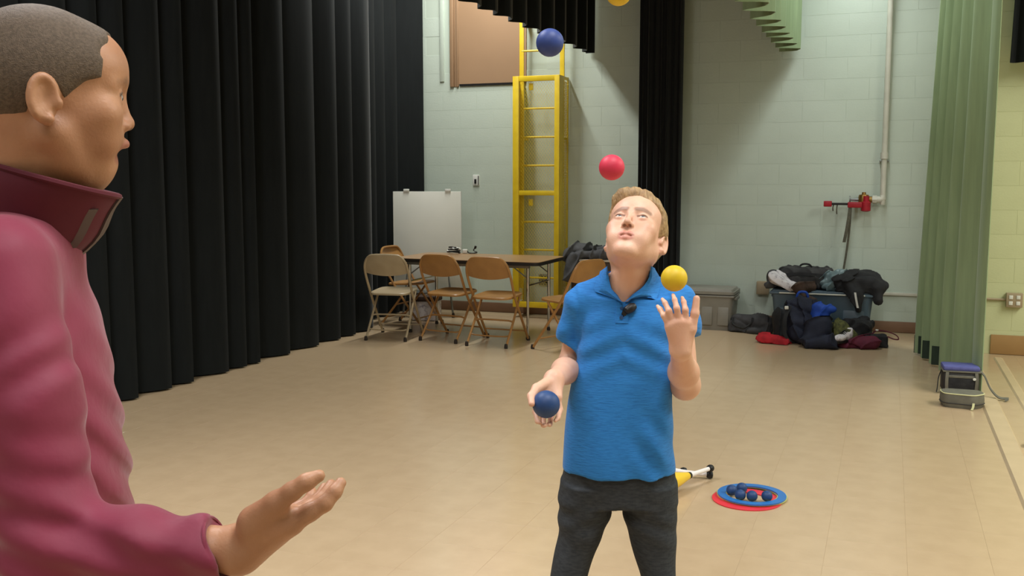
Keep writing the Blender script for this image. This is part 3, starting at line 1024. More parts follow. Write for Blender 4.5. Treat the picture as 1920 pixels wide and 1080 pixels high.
# small things lying on the table
p = onZ(851, 476, tz)
cb = thing('cable_coil', 'black cable coil with pale plugs on the tabletop before the easel board', 'cable', (p[0], p[1], tz + 0.003))
MB().tube([(0.055 * math.cos(t) * (1 + 0.25 * math.sin(2.3 * t)), 0.045 * math.sin(t) * (1 + 0.2 * math.cos(1.7 * t)), 0.008 + 0.0035 * t) for t in np.linspace(0, 5.5 * math.pi, 60)], 0.007, 6).build('cable', 'black_plastic', cb)
for q in ((-0.05, -0.02, 0.02), (0.045, 0.01, 0.05), (0.0, -0.03, 0.05)):
    MB().box(q, (0.045, 0.022, 0.022), (0.2, 0.3, q[0] * 9), r=0.005).build('plug', 'white_plastic', cb)
p = onZ(882, 476, tz)
cc = thing('charger', 'small white adapter with a looped dark cord, beside the cable coil', 'charger', (p[0], p[1], tz + 0.003))
MB().box((-0.06, 0, 0.022), (0.05, 0.04, 0.04), (0, 0, 0.3), r=0.006).build('adapter', 'white_plastic', cc)
MB().tube([(-0.03, 0, 0.02), (0.0, -0.03, 0.008), (0.05, -0.02, 0.008), (0.06, 0.03, 0.012), (0.02, 0.035, 0.03), (0.05, 0.0, 0.055)], 0.006, 6, smooth=4).build('cord', 'black_plastic', cc)
MB().box((0.055, 0.0, 0.065), (0.022, 0.016, 0.03), (0.2, 0.3, 0.2), r=0.004).build('plug', 'black_plastic', cc)

# ================================================================== FOLDING CHAIRS
def make_chair(m, label):
    """sits facing +y; origin on the floor under the seat"""
    t = thing('folding_chair', label, 'chair', group='steel folding chairs around the table')
    w = 0.205
    side = [(w, 0.255, 0.012), (w, 0.03, 0.30), (w, -0.085, 0.46), (w + 0.004, -0.175, 0.62), (w - 0.01, -0.215, 0.715)]
    arch = [(w - 0.055, -0.232, 0.775), (w - 0.12, -0.236, 0.79), (-(w - 0.12), -0.236, 0.79), (-(w - 0.055), -0.232, 0.775)]
    path = side + arch + [(-x, y, z) for (x, y, z) in reversed(side)]
    MB().tube(path, 0.0118, 8, smooth=4).build('front_frame', m, t)
    for s in (-1, 1):
        lg = MB().tube([(s * 0.182, 0.10, 0.425), (s * 0.188, -0.06, 0.22), (s * 0.19, -0.235, 0.012)], 0.0112, 8, smooth=2).build('rear_leg', m, t)
        MB().lathe([(0.016, 0), (0.017, 0.018), (0.013, 0.04)], 8, Matrix.Translation((s * 0.19, -0.237, 0))).build('foot_cap', 'rubber', lg)
        MB().lathe([(0.016, 0), (0.017, 0.018), (0.013, 0.04)], 8, Matrix.Translation((s * w, 0.256, 0))).build('foot_cap', 'rubber', t)
    MB().tube([(-0.188, -0.155, 0.105), (-0.15, -0.165, 0.092), (0, -0.165, 0.09), (0.15, -0.165, 0.092), (0.188, -0.155, 0.105)], 0.007, 6, smooth=2).build('stretcher', m, t)
    MB().tube([(-0.186, -0.075, 0.205), (-0.15, -0.07, 0.222), (0.15, -0.07, 0.222), (0.186, -0.075, 0.205)], 0.008, 6, smooth=2).build('stretcher', m, t)
    MB().tube([(-w, 0.19, 0.097), (w, 0.19, 0.097)], 0.007, 6).build('stretcher', m, t)
    # seat: pressed steel pan with a rolled rim
    pts = []
    for k in range(28):
        a = 2 * math.pi * k / 28
        c, s = math.cos(a), math.sin(a)
        ex = 0.42
        pts.append((0.188 * math.copysign(abs(c) ** ex, c), 0.20 * math.copysign(abs(s) ** ex, s)))
    vs, fs = [], []
    for (sc, z) in ((1.0, -0.018), (1.0, -0.003), (0.965, 0.004), (0.90, -0.001), (0.5, -0.010), (0.02, -0.012)):
        vs += [(p[0] * sc, 0.02 + p[1] * sc, 0.442 + z + 0.045 * (p[1] * sc)) for p in pts]
    for r_ in range(5):
        fs += [(r_ * 28 + k, r_ * 28 + (k + 1) % 28, (r_ + 1) * 28 + (k + 1) % 28, (r_ + 1) * 28 + k) for k in range(28)]
    fs += [tuple(range(28))[::-1], tuple(range(140, 168))]
    MB().add(vs, fs).build('seat', m, t)
    # backrest: curved pressed panel, rounded top following the tube, bowed lower edge
    vs, fs = [], []
    nx, nz = 14, 7
    for side_ in (0, 1):
        for i in range(nx + 1):
            u = -1 + 2 * i / nx
            top = 0.788 - 0.012 * abs(u) ** 4 - 0.062 * max(0, abs(u) - 0.62) ** 2 / 0.1444
            bot = 0.622 - 0.028 * (1 - u * u)
            for k in range(nz + 1):
                z = bot + (top - bot) * k / nz
                x = u * (0.203 - 0.0 * k)
                y0 = np.interp(z, (0.58, 0.715, 0.79), (-0.155, -0.215, -0.236))
                vs.append((x, y0 - 0.022 * (1 - u * u) + (0.004 if side_ else -0.004), z))
    def q(s, i, k): return s * (nx + 1) * (nz + 1) + i * (nz + 1) + k
    for i in range(nx):
        for k in range(nz):
            fs += [(q(0, i, k), q(0, i + 1, k), q(0, i + 1, k + 1), q(0, i, k + 1)), (q(1, i, k), q(1, i, k + 1), q(1, i + 1, k + 1), q(1, i + 1, k))]
        for k in (0, nz):
            fs.append((q(0, i, k), q(0, i + 1, k), q(1, i + 1, k), q(1, i, k)))
    for k in range(nz):
        for i in (0, nx):
            fs.append((q(0, i, k), q(0, i, k + 1), q(1, i, k + 1), q(1, i, k)))
    MB().add(vs, fs).build('backrest', m, t)
    return t

ch_tan = make_chair('chair_tan', 'tan steel folding chair tucked at the middle of the table front')
ch_bei = make_chair('chair_beige', 'pale beige steel folding chair at the table corner by the rear curtain')
CH = []
def chair_at(src, u, v, rz, label, first=False, dy=0.0):
    c = src if first else copy_tree(src)
    p = onZ(u, v)
    c.location = (p[0], p[1] + dy, 0)
    c.rotation_euler = (0, 0, rz)
    c['label'] = label
    CH.append(c)
    return c
def chair_feet(src, a, b, label, first=False):
    pa_, pb_ = onZ(*a), onZ(*b)
    rz = math.atan2(pb_[1] - pa_[1], pb_[0] - pa_[0])
    m = (pa_ + pb_) / 2
    c = src if first else copy_tree(src)
    c.location = (m[0] - math.sin(rz) * 0.237, m[1] + math.cos(rz) * 0.237, 0)
    c.rotation_euler = (0, 0, rz)
    c['label'] = label
    return c
chair_feet(ch_bei, (683, 638), (763, 641), 'pale beige steel folding chair nearest the rear curtain', True)
chair_feet(ch_tan, (783, 638), (860, 645), 'tan steel folding chair at the table, between the beige chair and another tan one', True)
chair_feet(ch_tan, (870, 648), (954, 654), 'tan steel folding chair in front of the yellow ladder guard')
c4 = copy_tree(ch_tan); c4.location = (-2.55, 8.14, 0); c4.rotation_euler = (0, 0, R(66))
c4['label'] = 'tan steel folding chair beside the juggler, at the table end near the grey jacket'
c5 = copy_tree(ch_tan); c5.location = (-4.52, 8.98, 0); c5.rotation_euler = (0, 0, R(-94))
c5['label'] = 'tan steel folding chair mostly hidden behind the beige chair'

# ================================================================== SOFT THINGS
def soft(name, m, base, fill, lo, hi, h=0.012, amp=0.006, freq=26.0, seed=0, parent=None, smooth=1):
    h, amp = min(h, 0.008), amp * 1.7
    """a crumpled cloth or bag lump in coordinates about its base point"""
    v = Vol(lo, hi, h)
    fill(v)
    r_ = random.Random(seed)
    ph = [r_.uniform(0, 6.28) for _ in range(9)]
    dr = [np.array([r_.uniform(-1, 1) for _ in range(3)]) for _ in range(3)]
    def w(x, y, z):
        s = 0
        for i, d in enumerate(dr):
            fr = freq * (0.7 + 0.5 * i)
            s = s + np.sin(fr * (d[0] * x + d[1] * y + d[2] * z) + ph[i] + 1.3 * np.sin(fr * 0.45 * (d[1] * x - d[0] * y + d[2] * z) + ph[i + 3])) / (1 + 0.5 * i)
        d0, d1, d2 = dr
        wx = 0.35 * np.sin(freq * 0.5 * (d1[0] * x + d1[1] * y + d1[2] * z) + ph[6])
        c1 = np.abs(np.sin(freq * 0.55 * (d2[0] * x + d2[1] * y + 1.2 * d2[2] * z) + ph[7] + 3.0 * wx))
        c2 = np.abs(np.sin(freq * 0.9 * (d0[1] * x - d0[2] * y + d0[0] * z) + ph[8] + 4.0 * wx))
        crease = (1 - c1) ** 3 * 1.6 - (1 - c2) ** 3 * 1.8
        return amp * (0.5 * s + 1.5 * crease) * np.ones(v.n, f32)
    v.wave(w)
    o = v.build(name, m, parent, smooth=smooth)
    return o

def soft_thing(name, label, cat, loc, rz, m, fill, lo, hi, **k):
    o = soft(name, m, loc, fill, lo, hi, **k)
    o.location, o.rotation_euler = Vector(loc), (0, 0, rz)
    return tag(o, label, cat)

# ---- dark desk with a jacket over its corner, behind the far end of the table
dk0 = thing('side_desk', 'dark brown desk with a pale top edge, half hidden behind the juggler', 'desk', (-2.72, 9.72, 0))
MB().box((0, 0, 0.665), (0.56, 0.42, 0.022), r=0.004).build('desktop', 'pale_edge', dk0)
MB().box((0, 0.005, 0.39), (0.52, 0.38, 0.52), r=0.004).build('cabinet', 'dark_wood', dk0)
for sx in (-1, 1):
    for sy in (-1, 1):
        MB().box((sx * 0.23, sy * 0.16, 0.065), (0.05, 0.05, 0.13), r=0.004).build('leg', 'dark_wood', dk0)
def fill_coat(v):
    v.rbox((0.03, 0.0, 0.045), (0.27, 0.19, 0.05), 0.045)
    v.ell((-0.20, 0.0, 0.07), (0.11, 0.17, 0.07), k=0.05)
    v.ell((0.12, -0.02, 0.075), (0.2, 0.15, 0.05), k=0.05)
    v.rbox((-0.275, -0.04, -0.06), (0.075, 0.17, 0.16), 0.06, k=0.04)
    v.cone((-0.25, -0.20, 0.04), (-0.27, -0.225, -0.20), 0.06, 0.05, 0.03)
    v.rbox((0.06, 0.02, -0.042), (0.225, 0.205, 0.04), 0.002, k=0.004, op='sub')
    v.rbox((0.08, 0.02, -0.20), (0.25, 0.21, 0.16), 0.002, k=0.004, op='sub')
soft_thing('jacket', 'charcoal jacket thrown over the dark desk, hanging down its corner', 'jacket', (-2.72, 9.70, 0.682), 0, 'grey_cloth', fill_coat,
           (-0.42, -0.34, -0.30), (0.42, 0.28, 0.20), seed=3, amp=0.007, freq=22)

# ---- grey lidded tote
def tote(name, label, loc, w, d, h, m, lid=True, rz=0):
    t = thing(name, label, 'storage tote', loc, rz)
    bw, bd = w * 0.86, d * 0.84
    z1 = h - (0.05 if lid else 0.0)
    body = MB()
    body.frustum(0.0, (bw, bd), z1 * 0.96, (w * 0.95, d * 0.95), r=0.04)
    body.build('tub', m, t)
    for sx in (-1, 1):
        MB().box((sx * (w * 0.46), 0, z1 * 0.86), (0.06, d * 0.5, 0.03), r=0.008).build('handle', m, t)
    for k in range(3):
        x = (k - 1) * w * 0.3
        MB().box((x, -d * 0.447, z1 * 0.40), (w * 0.20, 0.024, z1 * 0.52), (R(-4), 0, 0), r=0.008).build('rib_panel', m, t)
    MB().box((0, 0, z1 * 0.945), (w * 0.99, d * 0.99, 0.025), r=0.01).build('rim', m, t)
    if lid:
        l = MB()
        l.frustum(z1, (w, d), z1 + 0.028, (w, d), r=0.04)
        l.frustum(z1 + 0.028, (w * 0.93, d * 0.9), h, (w * 0.90, d * 0.86), r=0.035)
        l.build('lid', m, t)
    return t
p = onZ(1345, 622)
gt1 = float(onY(1378, 550, 9.72)[0])
tote('storage_tote', 'grey lidded plastic tote against the end wall beside the juggler', (gt1 - 0.265, 9.90, 0), 0.53, 0.44, 0.405, 'tote_grey')

# ---- big blue-grey tote and everything on it
bx0, bx1 = float(onY(1440, 600, 9.5)[0]), float(onY(1641, 600, 9.5)[0])
BX, BY, BZ = (bx0 + bx1) / 2, 9.78, 0.44
bw = bx1 - bx0
bt = tote('storage_tote', 'large blue-grey plastic tote buried under bags and coats', (BX, BY, 0), bw, 0.56, BZ, 'tote_blue', lid=False)
MB().box((0, 0, BZ - 0.006), (bw * 0.94, 0.52, 0.018), r=0.006).build('lid', 'tote_blue', bt)
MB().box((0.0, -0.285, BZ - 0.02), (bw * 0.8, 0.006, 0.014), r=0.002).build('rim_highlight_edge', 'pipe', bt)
TOP = BZ + 0.004

def px_on(u, v, y):
    q = onY(u, v, y)
    return q
def fill_pack(v):
    v.rbox((0, 0, 0.10), (0.24, 0.17, 0.095), 0.05)
    v.rbox((0.02, -0.15, 0.075), (0.16, 0.05, 0.06), 0.03, k=0.015)
    v.rbox((-0.21, -0.02, 0.07), (0.06, 0.12, 0.06), 0.03, k=0.02)
q = px_on(1508, 540, 9.72)
bp_ = soft_thing('backpack', 'charcoal backpack lying flat on top of the large blue-grey tote', 'backpack', (q[0], 9.80, TOP), R(4), 'charcoal_cloth', fill_pack,
                 (-0.32, -0.25, -0.01), (0.32, 0.22, 0.24), seed=5, amp=0.004)
MB().strap([(-0.18, -0.17, 0.13), (-0.05, -0.205, 0.15), (0.1, -0.195, 0.14), (0.2, -0.15, 0.12)], 0.03, 0.006, (0, 0.3, 0.95), 4).build('strap', 'black_cloth', bp_)
MB().tube([(-0.06, 0.0, 0.195), (-0.03, -0.01, 0.225), (0.03, -0.01, 0.225), (0.06, 0, 0.195)], 0.009, 6, smooth=3).build('grab_handle', 'black_cloth', bp_)

def fill_white(v):
    v.rbox((0, 0, 0.055), (0.18, 0.085, 0.03), 0.02, rotm(0, 0, R(18)))
    v.rbox((0.10, -0.05, 0.02), (0.09, 0.07, 0.03), 0.02, rotm(0.3, 0.2, R(22)), k=0.02)
    v.rbox((-0.10, 0.0, 0.10), (0.07, 0.07, 0.05), 0.03, rotm(0, 0.2, R(12)), k=0.03)
q = px_on(1476, 545, 9.45)
soft_thing('folded_shirt', 'white cloth with dark markings draped on the tote, before the charcoal backpack', 'shirt', (q[0], 9.585, TOP), R(-3), 'white_cloth', fill_white,
           (-0.28, -0.2, -0.03), (0.28, 0.16, 0.2), seed=8, amp=0.005, h=0.009)
def fill_hat(v):
    v.ell((0, 0, 0.08), (0.075, 0.085, 0.095))
    v.ell((0.0, -0.03, 0.03), (0.09, 0.09, 0.04), k=0.03)
q = px_on(1449, 545, 9.7)
soft_thing('knit_hat', 'grey knit hat slumped on the tote corner nearest the tan electrical box', 'hat', (q[0], 9.74, TOP), 0, 'grey_cloth', fill_hat,
           (-0.13, -0.14, -0.01), (0.13, 0.13, 0.2), seed=9, amp=0.004, h=0.009)
def fill_bag(v):
    v.ell((0, 0, 0.09), (0.095, 0.08, 0.10))
    v.ell((0.05, 0, 0.16), (0.05, 0.06, 0.045), k=0.04)
    v.ell((-0.07, -0.03, 0.05), (0.07, 0.07, 0.05), k=0.03)
q = px_on(1566, 545, 9.6)
soft_thing('plastic_bag', 'hazy bluish plastic bag standing on the tote between backpack and black jacket', 'bag', (q[0], 9.64, TOP), 0, 'clear_plastic', fill_bag,
           (-0.17, -0.15, -0.01), (0.16, 0.13, 0.24), seed=11, amp=0.007, freq=44, h=0.008)
def fill_jack(v):
    v.rbox((0, 0.0, 0.08), (0.20, 0.2, 0.075), 0.06)
    v.ell((0.02, 0.0, 0.13), (0.16, 0.14, 0.06), k=0.05)
    v.cone((-0.07, -0.16, 0.10), (0.0, -0.245, -0.02), 0.06, 0.05, 0.03)
    v.cone((0.0, -0.245, -0.02), (0.03, -0.25, -0.15), 0.05, 0.036, 0.03)
    v.ell((0.20, -0.02, 0.05), (0.08, 0.14, 0.06), k=0.04)
    v.cone((0.19, -0.16, 0.04), (0.2, -0.19, -0.05), 0.05, 0.03, 0.03)
q = px_on(1604, 545, 9.5)
bj = soft_thing('jacket', 'black jacket with a white sleeve stripe hanging over the tote edge', 'jacket', (q[0], 9.70, TOP), 0, 'black_cloth', fill_jack,
                (-0.28, -0.36, -0.22), (0.34, 0.26, 0.23), seed=13, amp=0.005)
MB().strap([(0.0, -0.303, 0.015), (0.012, -0.303, -0.05), (0.028, -0.294, -0.125)], 0.018, 0.006, (1, 0, 0), 3).build('sleeve_stripe', 'white_plastic', bj)
def fill_sleeve(v):
    v.cone((-0.10, -0.05, 0.02), (-0.02, -0.10, -0.10), 0.055, 0.06, 0.03)
    v.cone((-0.02, -0.10, -0.10), (0.16, -0.16, -0.24), 0.06, 0.035, 0.03)
    v.cone((-0.08, -0.03, 0.02), (0.0, 0.10, 0.02), 0.05, 0.04, 0.03)
q = px_on(1520, 556, 9.45)
soft_thing('brown_jacket', 'dark brown jacket sliding off the tote front onto the pile', 'jacket', (q[0], 9.47, TOP + 0.01), 0, 'brown_cloth', fill_sleeve,
           (-0.2, -0.26, -0.32), (0.26, 0.2, 0.11), seed=15, amp=0.005, h=0.010)

# ---- the pile on the floor before the tote
def at_floor(u, v):
    q = onZ(u, v)
    return (float(q[0]), float(q[1]))
def fill_navy(v):
    v.rbox((0, 0, 0.19), (0.15, 0.11, 0.19), 0.08, rotm(0, R(-14)))
    v.rbox((0.0, -0.10, 0.13), (0.11, 0.06, 0.10), 0.05, rotm(0, R(-12)), k=0.02)
    v.ell((0.0, 0.03, 0.36), (0.10, 0.07, 0.05), k=0.04)
x, y = at_floor(1500, 646)
nb = soft_thing('backpack', 'navy backpack standing in the floor pile before the blue-grey tote', 'backpack', (x, 9.26, 0), R(6), 'navy_cloth', fill_navy,
                (-0.22, -0.24, 0), (0.22, 0.22, 0.45), seed=21, amp=0.006)
MB().tube([(-0.05, 0.07, 0.40), (-0.03, 0.06, 0.45), (0.03, 0.06, 0.45), (0.05, 0.07, 0.40)], 0.012, 6, smooth=3).build('grab_handle', 'blue_cloth', nb)
MB().strap([(-0.11, -0.10, 0.34), (-0.15, -0.17, 0.24), (-0.15, -0.18, 0.1), (-0.1, -0.17, 0.03)], 0.035, 0.008, (0.95, 0.2, 0), 4).build('strap', 'black_cloth', nb)
MB().box((-0.14, -0.14, 0.33), (0.035, 0.02, 0.03), r=0.006).build('buckle', 'white_plastic', nb)
def fill_blk(v):
    v.rbox((0, 0, 0.14), (0.09, 0.09, 0.15), 0.06, rotm(0.3, R(-10)))
    v.ell((0.05, -0.05, 0.05), (0.1, 0.08, 0.06), k=0.04)
x, y = at_floor(1467, 640)
soft_thing('gym_bag', 'small black bag slumped at the tan-box end of the floor pile', 'bag', (x, 9.25, 0), 0, 'black_cloth', fill_blk,
           (-0.18, -0.18, 0), (0.2, 0.16, 0.32), seed=23, amp=0.006)
def fill_dk(v):
    v.rbox((0, 0, 0.12), (0.11, 0.08, 0.13), 0.06, rotm(-0.15, R(-24)))
    v.ell((0.02, -0.08, 0.05), (0.15, 0.08, 0.06), k=0.05)
x, y = at_floor(1532, 653)
soft_thing('coat', 'very dark navy coat bunched on the floor below the bright blue bag', 'coat', (x, 9.06, 0), 0, 'navy_cloth', fill_dk,
           (-0.22, -0.22, 0), (0.24, 0.18, 0.28), seed=25, amp=0.008)
def fill_blue(v):
    v.rbox((0, 0, 0.15), (0.075, 0.05, 0.135), 0.045, rotm(0, R(-16), R(-10)))
    v.ell((-0.03, 0.02, 0.28), (0.06, 0.05, 0.04), k=0.03)
    v.ell((0.08, 0.02, 0.26), (0.05, 0.04, 0.03), k=0.03)
x, y = at_floor(1540, 640)
soft_thing('drawstring_bag', 'bright royal blue bag in the middle of the floor pile', 'bag', (x, 9.20, 0.06), R(-6), 'blue_cloth', fill_blue,
           (-0.16, -0.14, -0.02), (0.17, 0.14, 0.36), seed=27, amp=0.004, h=0.009)
def fill_olive(v):
    v.ell((0, 0, 0.13), (0.10, 0.08, 0.08))
    v.ell((0.04, -0.03, 0.06), (0.11, 0.08, 0.07), k=0.04)
x, y = at_floor(1572, 640)
soft_thing('cloth_bundle', 'olive camouflage cloth bundle beside the bright blue bag', 'clothing', (x, 9.24, 0.01), 0, 'olive_cloth', fill_olive,
           (-0.17, -0.16, -0.01), (0.2, 0.14, 0.24), seed=29, amp=0.007, h=0.010)
def fill_dark2(v):
    v.rbox((0, 0, 0.11), (0.13, 0.10, 0.11), 0.06)
    v.ell((-0.08, -0.05, 0.07), (0.1, 0.1, 0.07), k=0.05)
x, y = at_floor(1608, 630)
soft_thing('gym_bag', 'black bag wedged between olive bundle and tote, behind the white shoe', 'bag', (x, 9.36, 0), 0, 'black_cloth', fill_dark2,
           (-0.24, -0.2, 0), (0.18, 0.16, 0.26), seed=31, amp=0.006)
# white shoe lying in the pile
x, y = at_floor(1583, 646)
sh = thing('sneaker', 'white and black sneaker lying on the floor pile', 'shoe', (x, 9.09, 0.05), R(-30))
def fill_shoe(v):
    v.ell((0, -0.06, 0.04), (0.042, 0.075, 0.035))
    v.ell((0, 0.06, 0.05), (0.036, 0.06, 0.048), k=0.03)
    v.cone((0, 0.07, 0.06), (0, 0.085, 0.095), 0.034, 0.032, 0.02)
    v.cone((0, 0.06, 0.10), (0, 0.09, 0.15), 0.024, 0.024, 0.008, 'sub')
vv = Vol((-0.07, -0.16, -0.01), (0.07, 0.15, 0.15), 0.005); fill_shoe(vv)
vv.build('upper', 'white_cloth', sh)
MB().prism([(0.042 * math.cos(t) * (1 if math.sin(t) > 0 else 1.05), 0.135 * math.sin(t)) for t in np.linspace(0, 2 * math.pi, 21)[:-1]], 0.022, (0, 0, 0), (1, 0, 0), (0, 1, 0), (0, 0, 1)).build('sole', 'black_plastic', sh)
for k in range(4):
    MB().tube([(-0.025, -0.03 + 0.02 * k, 0.075 + 0.007 * k), (0, -0.028 + 0.02 * k, 0.083 + 0.007 * k), (0.025, -0.03 + 0.02 * k, 0.075 + 0.007 * k)], 0.004, 5).build('lace', 'black_plastic', sh)
def fill_red(v):
    v.ell((-0.06, 0, 0.035), (0.07, 0.06, 0.05))
    v.cone((-0.02, -0.01, 0.03), (0.12, -0.05, 0.03), 0.035, 0.025, 0.02)
    v.cone((-0.02, 0.03, 0.03), (0.14, 0.0, 0.03), 0.03, 0.02, 0.02)
x, y = at_floor(1450, 640)
soft_thing('cloth', 'bright red cloth lying on the floor under the black bag', 'clothing', (x, 9.12, 0), R(-8), 'red_cloth', fill_red,
           (-0.17, -0.14, 0), (0.2, 0.12, 0.13), seed=33, amp=0.006, freq=40, h=0.009)
def fill_mar(v):
    v.cone((-0.13, 0, 0.035), (0.13, 0.0, 0.05), 0.045, 0.055, 0.02)
    v.ell((0.08, 0.0, 0.05), (0.09, 0.07, 0.06), k=0.03)
x, y = at_floor(1607, 650)
soft_thing('sweater', 'maroon sweater crumpled on the floor before the tote', 'clothing', (x, 9.10, 0), R(4), 'maroon_cloth', fill_mar,
           (-0.22, -0.12, 0), (0.22, 0.12, 0.15), seed=35, amp=0.006, freq=36, h=0.010)
x, y = at_floor(1652, 643)
lb = soft_thing('small_case', 'small black case with a red looped strap at the green-curtain end of the pile', 'case', (x - 0.02, 9.24, 0), R(5), 'black_cloth',
                lambda v: v.rbox((0, 0, 0.055), (0.075, 0.06, 0.055), 0.02), (-0.1, -0.09, 0), (0.1, 0.09, 0.13), seed=37, amp=0.002, h=0.008)
MB().strap([(-0.06, -0.02, 0.115), (-0.02, -0.03, 0.15), (0.06, -0.03, 0.145), (0.14, -0.03, 0.115), (0.16, -0.03, 0.08), (0.12, -0.03, 0.08), (0.07, -0.03, 0.10)], 0.02, 0.008, (0, 1, 0), 4).build('strap', 'maroon_cloth', lb)
MB().lathe([(0.012, -0.006), (0.014, 0), (0.012, 0.006)], 8, Matrix.Translation((-0.02, -0.035, 0.155))).build('clip', 'white_plastic', lb)
def fill_duf(v):
    v.cone((-0.12, 0, 0.09), (0.13, 0.0, 0.09), 0.085, 0.085, 0.02)
    v.rbox((0, 0, 0.06), (0.19, 0.085, 0.06), 0.03, k=0.03)
    v.ell((0.06, -0.10, 0.03), (0.09, 0.05, 0.035), k=0.02)
x, y = at_floor(1408, 622)
df = soft_thing('duffel_bag', 'small dark duffel bag on the floor between grey tote and the pile', 'bag', (x, 9.72, 0), R(-4), 'charcoal_cloth', fill_duf,
                (-0.26, -0.18, 0), (0.26, 0.14, 0.22), seed=39, amp=0.004, h=0.010)
MB().tube([(-0.16, -0.07, 0.14), (-0.15, -0.11, 0.08), (-0.05, -0.12, 0.05), (0.02, -0.10, 0.10), (0.03, -0.08, 0.15)], 0.009, 6, smooth=4).build('carry_strap', 'black_plastic', df)

# ================================================================== THE TWO BAGS AT THE STAGE EDGE
p = onZ(1807, 738)
cl = thing('cooler_bag', 'soft cooler bag with blue top standing at the foot of the green curtain', 'bag', (p[0] - 0.028, p[1] + 0.05, 0), R(4))
cl.scale = (0.92, 0.92, 0.82)
MB().box((0, 0, 0.10), (0.25, 0.20, 0.19), r=0.022).build('bag_body', 'bag_dark', cl)
MB().box((0, 0, 0.218), (0.255, 0.205, 0.04), r=0.015).build('lid', 'bag_blue', cl)
MB().box((0, -0.001, 0.193), (0.262, 0.212, 0.014), r=0.004).build('zipper', 'bag_grey', cl)
MB().box((0, -0.108, 0.152), (0.225, 0.014, 0.022), r=0.004).build('pocket_edge', 'bag_grey', cl)
MB().box((0, -0.108, 0.075), (0.22, 0.02, 0.13), r=0.008).build('front_pocket', 'black_cloth', cl)
for sx in (-1, 1):
    MB().strap([(sx * 0.10, -0.112, 0.19), (sx * 0.104, -0.122, 0.12), (sx * 0.10, -0.114, 0.02)], 0.022, 0.006, (1, 0, 0), 3).build('webbing', 'bag_grey', cl)
MB().lathe([(0.01, -0.004), (0.012, 0), (0.01, 0.004)], 10, Matrix.Translation((0.085, -0.126, 0.14)) @ Matrix.Rotation(R(90), 4, 'X')).build('zip_pull', 'white_plastic', cl)
MB().strap([(0.130, -0.07, 0.20), (0.155, -0.12, 0.17), (0.185, -0.19, 0.085), (0.235, -0.24, 0.026), (0.30, -0.25, 0.022), (0.27, -0.28, 0.012)], 0.034, 0.008, (0.2, 0.95, 0.2), 4).build('shoulder_strap', 'bag_grey', cl)
MB().strap([(-0.128, 0.0, 0.19), (-0.15, -0.02, 0.12), (-0.16, -0.06, 0.04), (-0.17, -0.1, 0.012)], 0.025, 0.006, (0.1, 1, 0), 3).build('side_strap', 'black_cloth', cl)

p = onZ(1806, 768)
lb2 = thing('lunch_bag', 'grey lunch bag with pale piping lying before the blue-topped cooler', 'bag', (p[0], p[1] + 0.10, 0), R(6))
hexa = [(-0.135, 0.06), (-0.125, -0.055), (0.055, -0.10), (0.135, -0.02), (0.115, 0.075), (-0.08, 0.095)]
def rounded(poly, r, n=4):
    out = []
    m = len(poly)
    for i in range(m):
        a, b, c = (np.array(poly[(i + k) % m], float) for k in (-1, 0, 1))
        u, w = (a - b) / np.linalg.norm(a - b), (c - b) / np.linalg.norm(c - b)
        for k in range(n + 1):
            t = k / n
            out.append(tuple(b + u * r * (1 - t) ** 2 + w * r * t ** 2))
    return out
hp = rounded(hexa, 0.035)
mb = MB()
m_ = len(hp)
vs, fs = [], []
for (s, z) in ((0.92, 0.0), (1.0, 0.02), (1.02, 0.05), (0.99, 0.085), (0.95, 0.098), (0.5, 0.104), (0.05, 0.106)):
    vs += [(q[0] * s, q[1] * s, z) for q in hp]
for r_ in range(6):
    fs += [(r_ * m_ + k, r_ * m_ + (k + 1) % m_, (r_ + 1) * m_ + (k + 1) % m_, (r_ + 1) * m_ + k) for k in range(m_)]
fs += [tuple(range(m_))[::-1], tuple(range(6 * m_, 7 * m_))]
mb.add(vs, fs).build('bag_body', 'bag_grey', lb2)
MB().tube([(q[0] * 0.985, q[1] * 0.985, 0.092) for q in hp], 0.004, 6, closed=True).build('piping', 'piping', lb2)
MB().tube([(q[0] * 1.022, q[1] * 1.022, 0.03) for q in hp], 0.003, 6, closed=True).build('zipper', 'bag_dark', lb2)
MB().strap([(0.048, -0.106, 0.045), (0.044, -0.114, 0.02), (0.036, -0.12, 0.003)], 0.014, 0.005, (1, 0, 0), 3).build('zip_pull', 'piping', lb2)
# end of a red cloth showing beyond the stage-edge strip
p = onZ(1921, 836)
soft_thing('cloth', 'red cloth end on the hall floor beyond the stage-edge strip', 'cloth', (p[0] + 0.05, p[1], 0), 0, 'red_cloth',
           lambda v: v.rbox((0, 0, 0.02), (0.06, 0.05, 0.02), 0.015), (-0.09, -0.08, 0), (0.09, 0.08, 0.06), seed=41, amp=0.003, h=0.007)

# ================================================================== CLUBS, RINGS AND BALLS ON THE FLOOR
def make_club(label):
    """lies along local +x from the knob, axis at z = 0"""
    t = thing('juggling_club', label, 'juggling club', group='juggling clubs on the floor')
    ax = Matrix.Rotation(R(90), 4, 'Y')
    MB().lathe([(0.006, 0.0), (0.016, 0.003), (0.019, 0.014), (0.016, 0.028), (0.011, 0.032)], 14, ax).build('knob', 'black_plastic', t)
    MB().lathe([(0.0105, 0.030), (0.0105, 0.12), (0.0125, 0.17), (0.0145, 0.192)], 14, ax).build('handle', 'club_white', t)
    MB().lathe([(0.016, 0.188), (0.0175, 0.20), (0.018, 0.206)], 14, ax).build('collar_ring', 'black_plastic', t)
    MB().lathe([(0.0175, 0.205), (0.024, 0.24), (0.034, 0.29), (0.042, 0.34), (0.046, 0.38), (0.044, 0.42), (0.037, 0.46), (0.029, 0.49)], 18, ax).build('club_body', 'club_yellow', t)
    MB().lathe([(0.029, 0.489), (0.030, 0.498), (0.022, 0.51), (0.006, 0.514)], 16, ax).build('end_cap', 'black_plastic', t)
    return t
